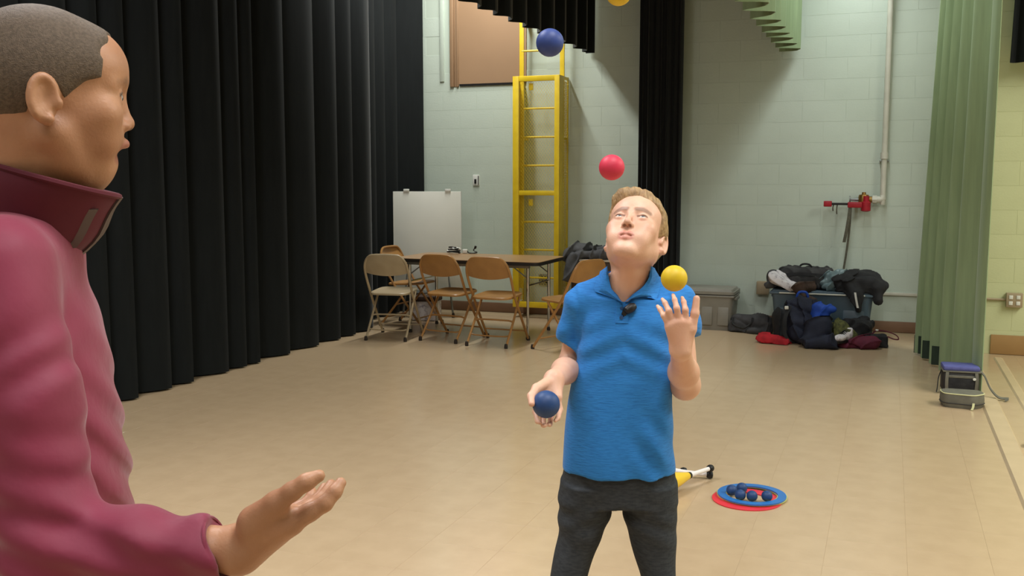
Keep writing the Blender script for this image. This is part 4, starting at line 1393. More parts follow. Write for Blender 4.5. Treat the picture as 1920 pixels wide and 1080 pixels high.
def lay(c, u, v, hd, rise=R(-4), z=0.02):
    """knob at (u, v); hd = compass direction of the body seen from the viewer's heading"""
    q = onZ(u, v, z)
    c.location = (float(q[0]), float(q[1]), z)
    c.rotation_euler = (0, rise, hd + YAW)
clubA = make_club('yellow juggling club with white handle, uppermost where two knobs meet')
lay(clubA, 1335, 877, math.atan2(-0.62, -0.62), R(-1), 0.06)
clubB = copy_tree(clubA); clubB['label'] = 'yellow juggling club whose white handle lies flat under the crossing one'
lay(clubB, 1337, 891, math.atan2(0.10, -1), R(-5), 0.019)
clubC = copy_tree(clubA); clubC['label'] = 'juggling club mostly hidden behind the juggler, its white handle pointing out behind the others'
lay(clubC, 1287, 883, math.atan2(-0.25, -1), R(-4), 0.019)

def ring(name, ro, ri, th, m, label, u, v, z, tilt=0.0):
    mb = MB()
    n = 48
    prof = [(ri, 0), (ro, 0), (ro, th), (ri, th)]
    vs, fs = [], []
    for k in range(n):
        a = 2 * math.pi * k / n
        vs += [(r_ * math.cos(a), r_ * math.sin(a), zz) for (r_, zz) in prof]
    for k in range(n):
        a, b = 4 * k, 4 * ((k + 1) % n)
        fs += [(a + i, a + (i + 1) % 4, b + (i + 1) % 4, b + i) for i in range(4)]
    o = mb.add(vs, fs).build(name, m)
    q = onZ(u, v, z)
    o.location = (float(q[0]), float(q[1]), z)
    o.rotation_euler = (tilt, 0, YAW)
    return tag(o, label, 'juggling ring')
ring('juggling_ring', 0.158, 0.100, 0.004, 'ring_red', 'red juggling ring lying flat on the floor under the others', 1400, 937, 0.001)
ring('juggling_ring', 0.1605, 0.1145, 0.006, 'ring_lime', 'pale lime juggling ring sandwiched between the red and blue rings', 1409.5, 929, 0.0056)
ring('juggling_ring', 0.157, 0.119, 0.006, 'ring_blue', 'blue juggling ring topmost on the floor with balls resting in it', 1409.5, 928, 0.0120)
for (u, v, z, lb_) in ((1372, 919, 0.031, 'blue ball in the ring, the one farthest from the lunch bag'), (1391, 915, 0.030, 'blue ball in the ring, at the back of the cluster of three'),
                  (1388, 928, 0.030, 'blue ball in the ring, at the front of the cluster of three'), (1410, 930, 0.030, 'blue ball in the ring, alone between the cluster and the last ball'),
                  (1438, 930, 0.031, 'blue ball in the ring, alone at the side nearest the lunch bag')):
    o = MB().sphere((0, 0, 0), 0.0255, 22).build('juggling_ball', 'ball_blue')
    q = onZ(u, v, z)
    o.location = (float(q[0]), float(q[1]), z)
    tag(o, lb_, 'ball', 'blue balls resting in the rings')

# ================================================================== BALLS IN THE AIR
def air_ball(u, v, d, r, m, label):
    o = MB().sphere((0, 0, 0), r, 28).build('juggling_ball', m)
    o.location = Vector(to_room(PL(u, v, d)))
    tag(o, label, 'ball', 'balls being juggled')
    return o
air_ball(1031, 80, 2.32, 0.032, 'ball_royal', 'blue ball highest up at the black border curtain, in mid-air')
air_ball(1147, 314, 2.40, 0.031, 'ball_red', 'red ball in mid-air just above the juggler')
air_ball(1160, -14, 2.40, 0.031, 'ball_yellow', 'yellow ball at the very top of the juggling arc')
air_ball(1264, 522, 2.30, 0.031, 'ball_yellow', 'yellow ball hovering over the raised hand of the juggler')
air_ball(1024, 758, 2.20, 0.0315, 'ball_blue', 'dark blue ball cupped in the lowered hand of the juggler')
# ================================================================== PEOPLE
class Head:
    """a head in local coordinates (face towards -y, up +z, eyes at z = 0), placed by centre, turn and scale"""
    def __init__(self, c, yaw, pitch, roll=0.0, s=1.0):
        self.c, self.s = np.array(c, float), s
        self.R = rotm(yaw, pitch, roll)
    def P(self, *p):
        return self.c + self.R @ (np.array(p, float) * self.s)
    def inv(self, V):
        return ((V - self.c) @ self.R) / self.s
    def cone(self, v, a, b, ra, rb=None, k=0.008, op='add'):
        v.cone(self.P(*a), self.P(*b), ra * self.s, (ra if rb is None else rb) * self.s, k * self.s, op)
    def ell(self, v, c, r, k=0.008, op='add', extra=None):
        Rm = self.R if extra is None else self.R @ extra
        v.ell(self.P(*c), np.array(r) * self.s, Rm, k * self.s, op)

def build_head(v, H, jaw_w=1.0, jaw_open=0.0, nose=1.0, lips=1.0, cheek=1.0, brow=1.0, ear=0.0, slit=0.0050, soft=1.0, fore=0.0, nl=0.0, jb=0.0):
    E, C = H.ell, H.cone
    E(v, (0, 0.012, 0.035), (0.075, 0.092, 0.080))
    E(v, (0, 0.035, 0.010), (0.066, 0.070, 0.070), 0.02)
    E(v, (0, -0.038 - fore, 0.036), (0.063, 0.052, 0.055), 0.02)
    E(v, (0, -0.028, -0.028), (0.063, 0.060, 0.068), 0.02)
    jo = jaw_open
    for s in (-1, 1):
        C(v, (s * 0.050 * jaw_w, 0.004, -0.052), (s * 0.016, -0.064 + jo * 0.4 + jb, -0.096 - jo), 0.020, 0.017, 0.02 * soft)
        E(v, (s * 0.042, -0.058, -0.024), (0.024 * cheek, 0.024, 0.024), 0.02)
        C(v, (s * 0.010, -0.0845, 0.019), (s * 0.046, -0.066, 0.016), 0.0095 * brow, 0.0085 * brow, 0.012)
        E(v, (s * 0.034, -0.066 + jb * 0.35, -0.060), (0.020, 0.020, 0.024), 0.02)
    E(v, (0, -0.075 + jo * 0.4 + jb, -0.099 - jo), (0.022, 0.0165, 0.0155), 0.014)
    E(v, (0, -0.035 + jb * 0.9, -0.078 - jo * 0.5), (0.043, 0.046, 0.026), 0.02)
    E(v, (0, -0.074 + jb * 0.2, -0.060 + jo * 0.5), (0.034, 0.020, 0.024 - jo * 0.7), 0.015)
    if jb > 0:
        E(v, (0, -0.068 + jb * 0.8, -0.078 - jo), (0.030, 0.020, 0.018), 0.012)
    for s in (-1, 1):
        E(v, (s * 0.031, -0.100, 0.001), (0.0175, 0.0175, 0.0125), 0.014, 'sub')
    # nose
    n = nose
    C(v, (0, -0.084, 0.012), (0, -0.106 + nl, -0.028), 0.0065 * n, 0.0085 * n, 0.012)
    E(v, (0, -0.1075 + nl, -0.0335), (0.0105 * n, 0.0105, 0.0095), 0.006)
    for s in (-1, 1):
        E(v, (s * 0.0125 * n, -0.0965 + nl * 0.6, -0.0375), (0.0075 * n, 0.0095, 0.0075), 0.006)
        E(v, (s * 0.0074 * n, -0.1030 + nl, -0.0465), (0.0038, 0.0062, 0.0060), 0.002, 'sub')
    # eyelids round the eyeballs
    for s in (-1, 1):
        E(v, (s * 0.031, -0.0735, 0.0), (0.0150, 0.0150, 0.0145), 0.004)
        E(v, (s * 0.031, -0.0900, -0.0004), (0.0122, 0.0100, slit), 0.002, 'sub')
    # lips
    up = [(-0.0235, -0.080, -0.0665), (-0.008, -0.0915, -0.0612), (0, -0.0920, -0.0625), (0.008, -0.0915, -0.0612), (0.0235, -0.080, -0.0665)]
    lo = [(-0.021, -0.080 + jo * 0.35 + jb * 0.6, -0.0690 - jo * 0.9), (0, -0.0912 + jo * 0.35 + jb * 0.8, -0.0732 - jo), (0.021, -0.080 + jo * 0.35 + jb * 0.6, -0.0690 - jo * 0.9)]
    for pts, r in ((up, (0.0028, 0.0048, 0.0046, 0.0048, 0.0028)), (lo, (0.003, 0.0062, 0.003))):
        for i in range(len(pts) - 1):
            C(v, pts[i], pts[i + 1], r[i] * lips, r[i + 1] * lips, 0.005)
    z = -0.0672 - jo * 0.5
    for s in (-1, 1):
        C(v, (0, -0.098, z), (s * 0.024, -0.084, z), 0.0016 + jo * 0.42, 0.0012, 0.002, 'sub')
    if jo > 0.004:
        E(v, (0, -0.085, z), (0.017, 0.016, jo * 0.5), 0.003, 'sub')
    C(v, (0, -0.0935, -0.050), (0, -0.0945, -0.056), 0.0022, 0.003, 0.004, 'sub')
    # ears
    for s in (-1, 1):
        X = rotm(s * R(-22), R(8))
        E(v, (s * (0.0765 - ear), 0.016, -0.012), (0.0085, 0.0185, 0.031), 0.006, 'add', X)
        ringp = [(s * (0.0825 - ear + 0.004 * math.cos(a)), 0.019 + 0.0150 * math.cos(a) , -0.009 + 0.026 * math.sin(a)) for a in np.linspace(R(-70), R(200), 26)]
        for a, b in zip(ringp[:-1], ringp[1:]):
            C(v, a, b, 0.0040, 0.0040, 0.0045)
        E(v, (s * (0.0880 - ear), 0.0145, -0.010), (0.0075, 0.0090, 0.0165), 0.004, 'sub', X)
        C(v, (s * (0.082 - ear), 0.012, -0.036), (s * (0.080 - ear), 0.013, -0.040), 0.0065, 0.005, 0.005)
        C(v, (s * (0.079 - ear), -0.001, -0.014), (s * (0.078 - ear), -0.001, -0.020), 0.0045, 0.004, 0.004)
    return up, lo

def face_attrs(H, jo=0.0, lipw=1.0, browz=0.0, browr=0.0105):
    up = [(-0.022, -0.082, -0.0665), (-0.008, -0.095, -0.0617), (0, -0.0955, -0.063), (0.008, -0.095, -0.0617), (0.022, -0.082, -0.0665)]
    lo = [(-0.020, -0.083 + jo * 0.35, -0.0690 - jo * 0.9), (0, -0.096 + jo * 0.35, -0.0740 - jo), (0.020, -0.083 + jo * 0.35, -0.0690 - jo * 0.9)]
    def lips(V):
        Q = H.inv(V)
        d = np.minimum(seg_dist(Q, up), seg_dist(Q, lo))
        w = np.clip((0.0085 - d) / 0.003, 0, 1) * 0.75 * lipw
        nos = np.linalg.norm(np.stack([np.abs(Q[:, 0]) - 0.0064, Q[:, 1] + 0.1005, Q[:, 2] + 0.0445], 1), axis=1)
        return np.where(Q[:, 1] < -0.05, np.maximum(w, 0.5 * np.clip((0.0065 - nos) / 0.003, 0, 1)), 0)  # nostrils also darkened with lip colour
    def brow(V):
        Q = H.inv(V)
        Q = np.stack([np.abs(Q[:, 0]), Q[:, 1], Q[:, 2]], 1)
        d = seg_dist(Q, [(0.012, -0.090, 0.021 + browz), (0.030, -0.086, 0.0245 + browz), (0.046, -0.072, 0.0195 + browz)])
        lash = seg_dist(Q, [(0.0185, -0.0845, 0.003), (0.025, -0.0885, 0.0058), (0.033, -0.0890, 0.0060), (0.0435, -0.0830, 0.0025)])
        nos = np.linalg.norm(np.stack([Q[:, 0] - 0.0064, Q[:, 1] + 0.1000, Q[:, 2] + 0.0435], 1), axis=1)
        nostril_shade = np.clip((0.0062 - nos) / 0.0022, 0, 1) * 0.75  # shade inside the nostrils, painted with the brow colour
        w = np.maximum(np.clip((browr - d) / 0.005, 0, 1) * 0.7, np.clip((0.0046 - lash) / 0.0022, 0, 1) * 0.9)
        w = np.maximum(w, nostril_shade)
        return np.where(Q[:, 1] < -0.05, w, 0)
    return {'lips': lips, 'brow': brow}

def build_eyes(H, parent, base, iris_r=0.0056, look=(0, -1, 0)):
    for s in (-1, 1):
        c = H.P(s * 0.031, -0.0735, 0.0)
        e = MB().sphere(c - base, 0.0127 * H.s, 20).build('eye', 'eye_white', parent)
        d = H.R @ (np.array(look, float) / np.linalg.norm(look))
        z = Vector(d).to_track_quat('Z', 'Y').to_matrix().to_4x4()
        mtx = Matrix.Translation(Vector(c - base + d * 0.0109 * H.s)) @ z
        MB().lathe([(iris_r * H.s, 0), (iris_r * H.s * 0.9, 0.0010 * H.s), (0.0028 * H.s, 0.0017 * H.s)], 16, mtx).build('iris', 'iris', e)
        MB().lathe([(0.0027 * H.s, 0.0012 * H.s), (0.0020 * H.s, 0.0022 * H.s)], 12, mtx).build('pupil', 'black_plastic', e)

def hair_shell(H, h, grow, front, name, m, parent, base, extra=None, amp=0.0015, freq=(260, 60, 120), nape=-0.070, fore=0.0):
    """front: (z, y) hairline from sideburn to crown; hair stands where y lies behind it"""
    lo, hi = H.c - 0.16, H.c + 0.16
    v = Vol(lo, hi, h)
    H.ell(v, (0, 0.012, 0.035), (0.075 + grow, 0.092 + grow, 0.080 + grow), 0.01)
    H.ell(v, (0, 0.035, 0.010), (0.066 + grow, 0.070 + grow, 0.070 + grow), 0.02)
    H.ell(v, (0, -0.038 - fore, 0.036), (0.063 + grow, 0.052 + grow, 0.055 + grow), 0.02)
    if extra:
        extra(v)
    A = np.array(sorted(front), float)
    Ri = H.R
    g = [v.lo[i] + v.h * np.arange(v.n[i]) for i in range(3)]
    X, Y, Z = np.meshgrid(*g, indexing='ij')
    D = np.stack([X - H.c[0], Y - H.c[1], Z - H.c[2]], -1) @ Ri / H.s
    x, y, z = D[..., 0], D[..., 1], D[..., 2]
    yf = np.interp(z, A[:, 0], A[:, 1]) + 0.004 * np.sin(180 * x) * (z > 0.05)
    v.F += (amp * np.sin(freq[0] * x + 14 * z) * np.sin(freq[1] * y + freq[2] * z + 3 * np.sin(40 * x))).astype(f32)
    # hairline edge, ear cut-out and nape
    def smax(a, b, k):
        h = np.clip(0.5 + 0.5 * (b - a) / k, 0, 1)
        return (a * (1 - h) + b * h + k * h * (1 - h)).astype(f32)
    v.F = smax(v.F, ((yf - y) * H.s).astype(f32), 0.016)
    v.F = smax(v.F, ((nape - z) * H.s).astype(f32), 0.016)
    ear = (0.030 - np.sqrt(((y - 0.012) / 0.75) ** 2 + (z + 0.022) ** 2)) * H.s
    v.F = np.maximum(v.F, np.where(np.abs(x) > 0.045, ear, -1).astype(f32))
    return v.build(name, m, parent, base)

# ------------------------------------------------------------------ the boy
B0 = PL(1163, 1400, 2.5); B0[2] = 0
boy = thing('person', 'person in a blue heathered polo shirt gazing up while juggling balls', 'person', to_room(B0), YAW)
HB = Head(PL(1191, 443, 2.47), R(-18), R(-41), R(2), 0.93)
bv = Vol((0.020, 2.14, 0.73), (0.490, 2.68, 1.475), 0.0020)
# trunk, under the clothes
bv.prof([(0.74, 0.272, 2.5, 0.11, 0.072), (0.78, 0.272, 2.5, 0.11, 0.072), (0.88, 0.272, 2.5, 0.098, 0.07), (1.02, 0.278, 2.5, 0.098, 0.074), (1.12, 0.286, 2.5, 0.096, 0.072), (1.19, 0.286, 2.505, 0.080, 0.056), (1.225, 0.288, 2.505, 0.05, 0.05)], 0.02)
nb_ = np.array((0.286, 2.505, 1.175))
bv.cone(nb_, HB.P(0, 0.022, -0.045), 0.042, 0.042, 0.025)
bv.cone(nb_ + (0, -0.025, 0.0), HB.P(0, -0.012, -0.075), 0.032, 0.031, 0.025)
# larynx and the two neck cords
bv.cone(nb_ + (0.0, -0.046, 0.03), HB.P(0, -0.030, -0.088), 0.016, 0.014, 0.015)
for s in (-1, 1):
    bv.cone(nb_ + (s * 0.018, -0.048, 0.005), HB.P(s * 0.046, 0.020, -0.055), 0.010, 0.012, 0.016)
for s in (-1, 1):
    bv.cone(nb_ + (0, 0.01, 0.02), nb_ + (s * 0.11, 0.005, -0.02), 0.045, 0.036, 0.03)
build_head(bv, HB, jaw_w=0.90, nose=0.84, lips=0.82, cheek=0.95, brow=0.55, ear=0.006, slit=0.0033, soft=1.6, jaw_open=0.0022, nl=0.003)
# right arm, lowered, the ball cupped in front of the palm
shR, elR, wrR = PL(1092, 568, 2.52), PL(1070, 686, 2.59), PL(1039, 712, 2.29)
bv.chain([shR, elR], [0.034, 0.031], 0.015)
bv.chain([elR, elR * 0.6 + wrR * 0.4, wrR], [0.029, 0.0295, 0.021], 0.025)
def fingers(v, palm_from, fl, r0, k=0.004, kp=0.012):
    for f in fl:
        v.cone(palm_from[0], f[0], palm_from[1], palm_from[2], kp)
    for f in fl:
        n = len(f)
        v.chain(f, [r0 * (1 - 0.16 * i) for i in range(n)], k)
fR = [[PL(1010, 744, 2.252), PL(1004, 772, 2.245), PL(1008, 790, 2.215), PL(1013, 793, 2.190)],
      [PL(1021, 750, 2.258), PL(1018, 779, 2.250), PL(1019, 797, 2.215), PL(1022, 798, 2.185)],
      [PL(1033, 750, 2.258), PL(1034, 777, 2.250), PL(1031, 795, 2.217), PL(1030, 797, 2.190)],
      [PL(1045, 745, 2.252), PL(1050, 768, 2.243), PL(1046, 784, 2.216), PL(1041, 789, 2.196)]]
fingers(bv, (wrR, 0.019, 0.0125), fR, 0.0085)
bv.chain([PL(1028, 716, 2.272), PL(1006, 728, 2.235), PL(996, 743, 2.205), PL(997, 757, 2.182)], [0.013, 0.0105, 0.009, 0.0075], 0.006)
# left arm, raised, back of the hand outwards
shL, elL, wrL = PL(1272, 568, 2.52), PL(1285, 722, 2.46), PL(1276, 655, 2.275)
bv.chain([shL, elL], [0.034, 0.033], 0.015)
bv.chain([elL, elL * 0.62 + wrL * 0.38, wrL], [0.031, 0.0325, 0.0225], 0.03)
fL = [[PL(1256, 613, 2.262), PL(1245, 592, 2.262), PL(1238, 580, 2.275), PL(1233, 574, 2.288)],
      [PL(1263, 607, 2.258), PL(1254, 583, 2.255), PL(1247, 568, 2.268), PL(1242, 561, 2.283)],
      [PL(1274, 604, 2.256), PL(1269, 578, 2.250), PL(1265, 562, 2.262), PL(1262, 553, 2.280)],
      [PL(1286, 606, 2.258), PL(1285, 581, 2.254), PL(1282, 566, 2.266), PL(1279, 558, 2.282)]]
fingers(bv, (wrL, 0.020, 0.0125), fL, 0.0085)
bv.chain([PL(1287, 643, 2.268), PL(1297, 617, 2.262), PL(1303, 588, 2.262), PL(1306, 560, 2.268)], [0.0145, 0.011, 0.0095, 0.008], 0.006)
attrs_b = face_attrs(HB, 0.0022, 0.9, 0.0, 0.0088)
bbody = bv.build('body', 'boy_skin', boy, B0, smooth=2, attrs=attrs_b)
build_eyes(HB, boy, B0, look=(0.10, -0.93, 0.36))
front_b = [(-0.075, 0.058), (-0.035, 0.050), (-0.028, -0.012), (-0.012, -0.020), (0.018, -0.032), (0.045, -0.040), (0.058, -0.055), (0.066, -0.071), (0.09, -0.080), (0.14, -0.09)]
def quiff(v):
    HB.ell(v, (-0.012, -0.040, 0.092), (0.056, 0.046, 0.026), 0.02)
    HB.ell(v, (-0.030, -0.050, 0.086), (0.034, 0.032, 0.022), 0.02)
    HB.ell(v, (0.0, 0.02, 0.088), (0.066, 0.075, 0.036), 0.02)
hair_shell(HB, 0.0028, 0.0065, front_b, 'hair', 'boy_hair', boy, B0, quiff, amp=0.0022, freq=(300, 40, 60))

# shirt
def row(v_, ul, ur, cy, ry):
    a, b = PL(ul, v_, cy), PL(ur, v_, cy)
    return (a[2], (a[0] + b[0]) / 2, cy, (b[0] - a[0]) / 2, ry)
sv = Vol((B0[0] - 0.28, 2.30, 0.66), (B0[0] + 0.28, 2.72, 1.30), 0.0034)
sv.prof([row(878, 1056, 1266, 2.5, 0.112), row(850, 1057, 1264, 2.5, 0.112), row(800, 1060, 1261, 2.5, 0.107), row(750, 1066, 1259, 2.5, 0.102), row(700, 1075, 1257, 2.5, 0.098),
         row(650, 1085, 1257, 2.5, 0.096), row(610, 1088, 1262, 2.5, 0.094), row(580, 1092, 1268, 2.505, 0.088), row(556, 1100, 1262, 2.51, 0.076)], 0.02, n=2.4)
sh1, sh2 = PL(1100, 562, 2.515), PL(1265, 562, 2.515)
ntop = nb_ + (0, 0.0, 0.022)
for s_ in (sh1, sh2):
    sv.cone(ntop, s_, 0.060, 0.046, 0.03)
slR, slL = PL(1071, 637, 2.545), PL(1286, 630, 2.515)
wv = Vol(sv.lo, sv.lo + sv.h * (sv.n - 1), sv.h)
wv.chain([PL(1094, 572, 2.515), PL(1082, 600, 2.53), slR], [0.045, 0.040, 0.0385], 0.022)
wv.chain([PL(1272, 572, 2.515), PL(1282, 598, 2.515), slL], [0.045, 0.040, 0.0385], 0.022)
# flat sleeve ends, neck opening, hem edge
for a, b, sh_, el_ in ((PL(1079, 600, 2.53), slR, shR, elR), (PL(1287, 598, 2.515), slL, shL, elL)):
    wv.cone(sh_, sh_ * 0.35 + el_ * 0.65, 0.041, 0.039, 0.015)
    d_ = el_ - sh_
    d_ = d_ / np.linalg.norm(d_)
    wv.cut(b, d_, 0.12)
    wv.cone(b + d_ * 0.022, b + d_ * 0.06, 0.0345, 0.0345, 0.002, 'sub')
sv.mix((slice(None),) * 3, wv.F, 0.016, 'add')
sv.cone(nb_ + (0, -0.01, 0.05), HB.P(0, 0.0, -0.02), 0.060, 0.062, 0.004, 'sub')
sv.cone(nb_ + (-0.004, -0.085, 0.030), nb_ + (-0.014, -0.09, -0.032), 0.030, 0.008, 0.004, 'sub')
def shirt_wave(x, y, z):
    zz = np.clip((1.10 - z) / 0.30, 0, 1)
    fold = 0.0022 * zz * np.sin(46 * (x - 0.27) + 7 * z + 1.2 * np.sin(11 * z)) + 0.0010 * zz * np.sin(83 * (x - 0.27) - 12 * z)
    side = np.exp(-((x - 0.355) / 0.05) ** 2) * np.exp(-((z - 0.80) / 0.10) ** 2) * 0.006 * np.sin(60 * z + 70 * x)
    arm = 0.0028 * np.exp(-((z - 1.06) / 0.06) ** 2) * np.sin(95 * z + 55 * np.abs(x - 0.275))
    slv = 0.0030 * (np.abs(x - 0.28) > 0.115) * np.clip((z - 1.02) / 0.05, 0, 1) * np.sin(70 * x + 60 * z)
    return (fold + side + arm + slv) * np.ones(sv.n, f32)
sv.wave(shirt_wave)
shirt = sv.build('shirt', 'shirt', boy, B0, smooth=2)

def onskin(vols, u, v_, off, d0=2.2, d1=2.62, st=0.002):
    """first point along a sight line where a garment or skin surface is met, lifted by off"""
    for d in np.arange(d0, d1, st):
        p = PL(u, v_, d)
        if min(q.at(p) for q in vols) < off:
            return p
    return PL(u, v_, d1)

def sheet(name, m, parent, base, rows_, thick=0.003, back=(0, 1, 0)):
    """grid of points with thickness along 'back'"""
    G = np.array(rows_, float) - np.array(base)
    a, b = G.shape[:2]
    bk = np.array(back, float) * thick
    vs = [p for r_ in G for p in r_] + [p + bk for r_ in G for p in r_]
    n = a * b
    fs = []
    for i in range(a - 1):
        for j in range(b - 1):
            k = i * b + j
            fs += [(k, k + 1, k + b + 1, k + b), (n + k, n + k + b, n + k + b + 1, n + k + 1)]
    for j in range(b - 1):
        for i in (0, a - 1):
            k = i * b + j
            fs.append((k, k + 1, n + k + 1, n + k))
    for i in range(a - 1):
        for j in (0, b - 1):
            k = i * b + j
            fs.append((k, k + b, n + k + b, n + k))
    return MB().add(vs, fs).build(name, m, parent)

def lerp_poly(pts, n):
    P = np.array(pts, float)
    L = np.concatenate([[0], np.cumsum(np.linalg.norm(np.diff(P, axis=0), axis=1))])
    t = np.linspace(0, L[-1], n)
    return np.stack([np.interp(t, L, P[:, i]) for i in range(P.shape[1])], 1)

# collar leaves: inner edge along the neck, outer edge falling on the shirt
for inner, outer in (([(1139, 499), (1141, 520), (1146, 541), (1158, 556), (1166, 566)], [(1134, 503), (1122, 522), (1111, 545), (1134, 553), (1156, 562)]),
                     ([(1221, 499), (1217, 522), (1206, 538), (1187, 552), (1172, 566)], [(1228, 503), (1240, 526), (1231, 565), (1217, 556), (1184, 560)])):
    I, O = lerp_poly(inner, 10), lerp_poly(outer, 10)
    grid = []
    for k in range(10):
        r_ = []
        for j in range(6):
            t = j / 5
            u, w = I[k] * (1 - t) + O[k] * t
            p = onskin((sv, bv), u, w, 0.005 + 0.010 * math.sin(math.pi * min(1, t * 1.1 + 0.12)) * (1 - 0.5 * t))
            r_.append(p)
        grid.append(r_)
    G = np.array(grid)
    for _ in range(2):
        G[1:-1, :, 1] = 0.5 * G[1:-1, :, 1] + 0.25 * (G[:-2, :, 1] + G[2:, :, 1])
    sheet('collar_leaf', 'shirt', boy, B0, G, 0.004)
# stand of the collar round the back and sides of the neck
st = []
for k in range(25):
    a = R(-50 + 280 * k / 24)
    c_, s_ = math.cos(a), math.sin(a)
    r_ = []
    for j in range(4):
        t = j / 3
        r_.append(nb_ + np.array((c_ * (0.057 + 0.010 * (1 - t)), 0.006 + s_ * (0.058 + 0.010 * (1 - t)), 0.020 + 0.038 * t + 0.010 * s_)))
    st.append(r_)
sheet('collar_band', 'shirt', boy, B0, st, 0.003, (0, 0.4, -0.3))
# placket with buttons
pg = []
for k in range(7):
    v_ = 566 + (606 - 566) * k / 6
    uc = 1168 - 0.05 * (v_ - 566)
    pg.append([onskin((sv,), uc + du, v_, 0.0035) for du in (-12, -6, 0, 6, 12)])
sheet('placket', 'shirt', boy, B0, pg, 0.004)
for (u, v_) in ((1166, 578), (1165, 595)):
    p = onskin((sv,), u, v_, 0.006) - B0
    MB().lathe([(0.0045, 0), (0.005, 0.0015), (0.003, 0.002)], 12, Matrix.Translation(Vector(p)) @ Matrix.Rotation(R(90), 4, 'X')).build('button', 'button', boy)

# trousers
def leg_row(v_, ul, ur, cy, ry):
    return row(v_, ul, ur, cy, ry)
tv = Vol((B0[0] - 0.34, 2.32, 0.03), (B0[0] + 0.34, 2.70, 0.80), 0.0042)
tv.prof([row(936, 1050, 1268, 2.5, 0.098), row(900, 1053, 1267, 2.5, 0.10), row(866, 1060, 1262, 2.5, 0.098), row(840, 1066, 1256, 2.5, 0.092)], 0.02, n=2.4)
tv.prof([row(900, 1054, 1150, 2.5, 0.092), row(950, 1046, 1150, 2.5, 0.088), row(1000, 1048, 1128, 2.495, 0.076), row(1040, 1040, 1113, 2.49, 0.070), row(1085, 1031, 1099, 2.485, 0.066), row(1150, 1020, 1086, 2.49, 0.062), row(1250, 1003, 1068, 2.505, 0.062), row(1385, 990, 1050, 2.52, 0.058)], 0.012, n=2.2)
tv.prof([row(900, 1166, 1266, 2.5, 0.092), row(950, 1166, 1269, 2.5, 0.088), row(1000, 1177, 1267, 2.495, 0.076), row(1040, 1189, 1266, 2.49, 0.070), row(1085, 1205, 1267, 2.485, 0.066), row(1150, 1212, 1276, 2.49, 0.062), row(1250, 1224, 1288, 2.505, 0.062), row(1385, 1234, 1294, 2.52, 0.058)], 0.012, n=2.2)
def leg_wave(x, y, z):
    a = 0.0014 * np.sin(60 * z + 34 * (x - 0.27) + 2 * np.sin(20 * z)) * np.clip((0.72 - z) / 0.1, 0, 1)
    b_ = 0.0015 * np.exp(-((z - 0.62) / 0.05) ** 2) * np.sin(110 * (z + 0.5 * np.abs(x - 0.275)))
    return (a + b_) * np.ones(tv.n, f32)
tv.wave(leg_wave)
tv.build('trousers', 'trousers', boy, B0, smooth=2)
for (u0, rz_, nm) in ((1020, R(-14), 'shoe'), (1264, R(12), 'shoe')):
    c = PL(u0, 1420, 2.5); c[2] = 0
    c[1] = 2.505
    Rm = rotm(rz_)
    zv = Vol(c + (-0.14, -0.22, -0.01), c + (0.14, 0.14, 0.13), 0.005)
    def Q(*p): return c + Rm @ np.array(p)
    zv.ell(Q(0, -0.10, 0.042), (0.046, 0.075, 0.036), Rm, 0.01)
    zv.ell(Q(0, 0.03, 0.045), (0.038, 0.065, 0.045), Rm, 0.03)
    zv.cone(Q(0, 0.03, 0.06), Q(0, 0.035, 0.10), 0.040, 0.038, 0.02)
    zv.rbox(Q(0, -0.02, -0.03), (0.2, 0.3, 0.036), 0.0, Rm, 0.0, 'sub')
    so = zv.build(nm, 'shoe', boy, B0)
    MB().prism([((0.047 - 0.006 * (math.sin(t) > 0)) * math.cos(t), -0.035 + 0.140 * math.sin(t)) for t in np.linspace(0, 2 * math.pi, 25)[:-1]], 0.024, c - B0, Rm @ np.array((1, 0, 0)), Rm @ np.array((0, 1, 0)), (0, 0, 1)).build('sole', 'sole', so)

# lapel microphone clipped to the placket
mp_ = onskin((sv,), 1182, 578, 0.012)
mic = thing('microphone', 'small black lapel microphone clipped to the blue polo placket', 'microphone', to_room(mp_), YAW)
mb = MB()
mb.lathe([(0.003, -0.017), (0.009, -0.014), (0.0115, -0.004), (0.0115, 0.006), (0.008, 0.014), (0.003, 0.016)], 16, Matrix.Rotation(R(62), 4, 'Y') @ Matrix.Rotation(R(-25), 4, 'X'))
mb.build('foam_cover', 'black_plastic', mic)
MB().box((-0.012, 0.006, -0.008), (0.012, 0.010, 0.022), (0, 0.4, 0), r=0.002).build('clip', 'black_plastic', mic)
MB().tube([(-0.012, 0.004, -0.012), (-0.018, 0.006, -0.028), (-0.014, 0.009, -0.045), (-0.016, 0.012, -0.07)], 0.0016, 5, smooth=3).build('cord', 'black_plastic', mic)

# ------------------------------------------------------------------ the man
M0 = np.array((-0.70, 1.42, 0.0))
man = thing('person', 'person in a maroon jacket seen in profile, holding one palm out', 'person', to_room(M0), YAW)
MF = R(20)
fwd, rgt = np.array((math.cos(MF), math.sin(MF), 0)), np.array((math.sin(MF), -math.cos(MF), 0))
HM = Head((-0.636, 1.383, 1.594), R(90 + 32), R(1), 0.0, 1.03)
mv = Vol((-0.98, 1.02, 0.88), (-0.14, 1.70, 1.74), 0.0027)
mv.prof([(0.90, -0.69, 1.42, 0.10, 0.14), (1.1, -0.70, 1.42, 0.10, 0.15), (1.3, -0.72, 1.42, 0.10, 0.15), (1.40, -0.72, 1.42, 0.075, 0.11), (1.44, -0.715, 1.42, 0.06, 0.07)], 0.02, rot=MF)
mn = np.array((-0.705, 1.415, 1.40))
mv.cone(mn, HM.P(0, 0.028, -0.045), 0.064, 0.058, 0.03)
mv.cone(mn + fwd * 0.02, HM.P(0, -0.010, -0.075), 0.046, 0.044, 0.03)
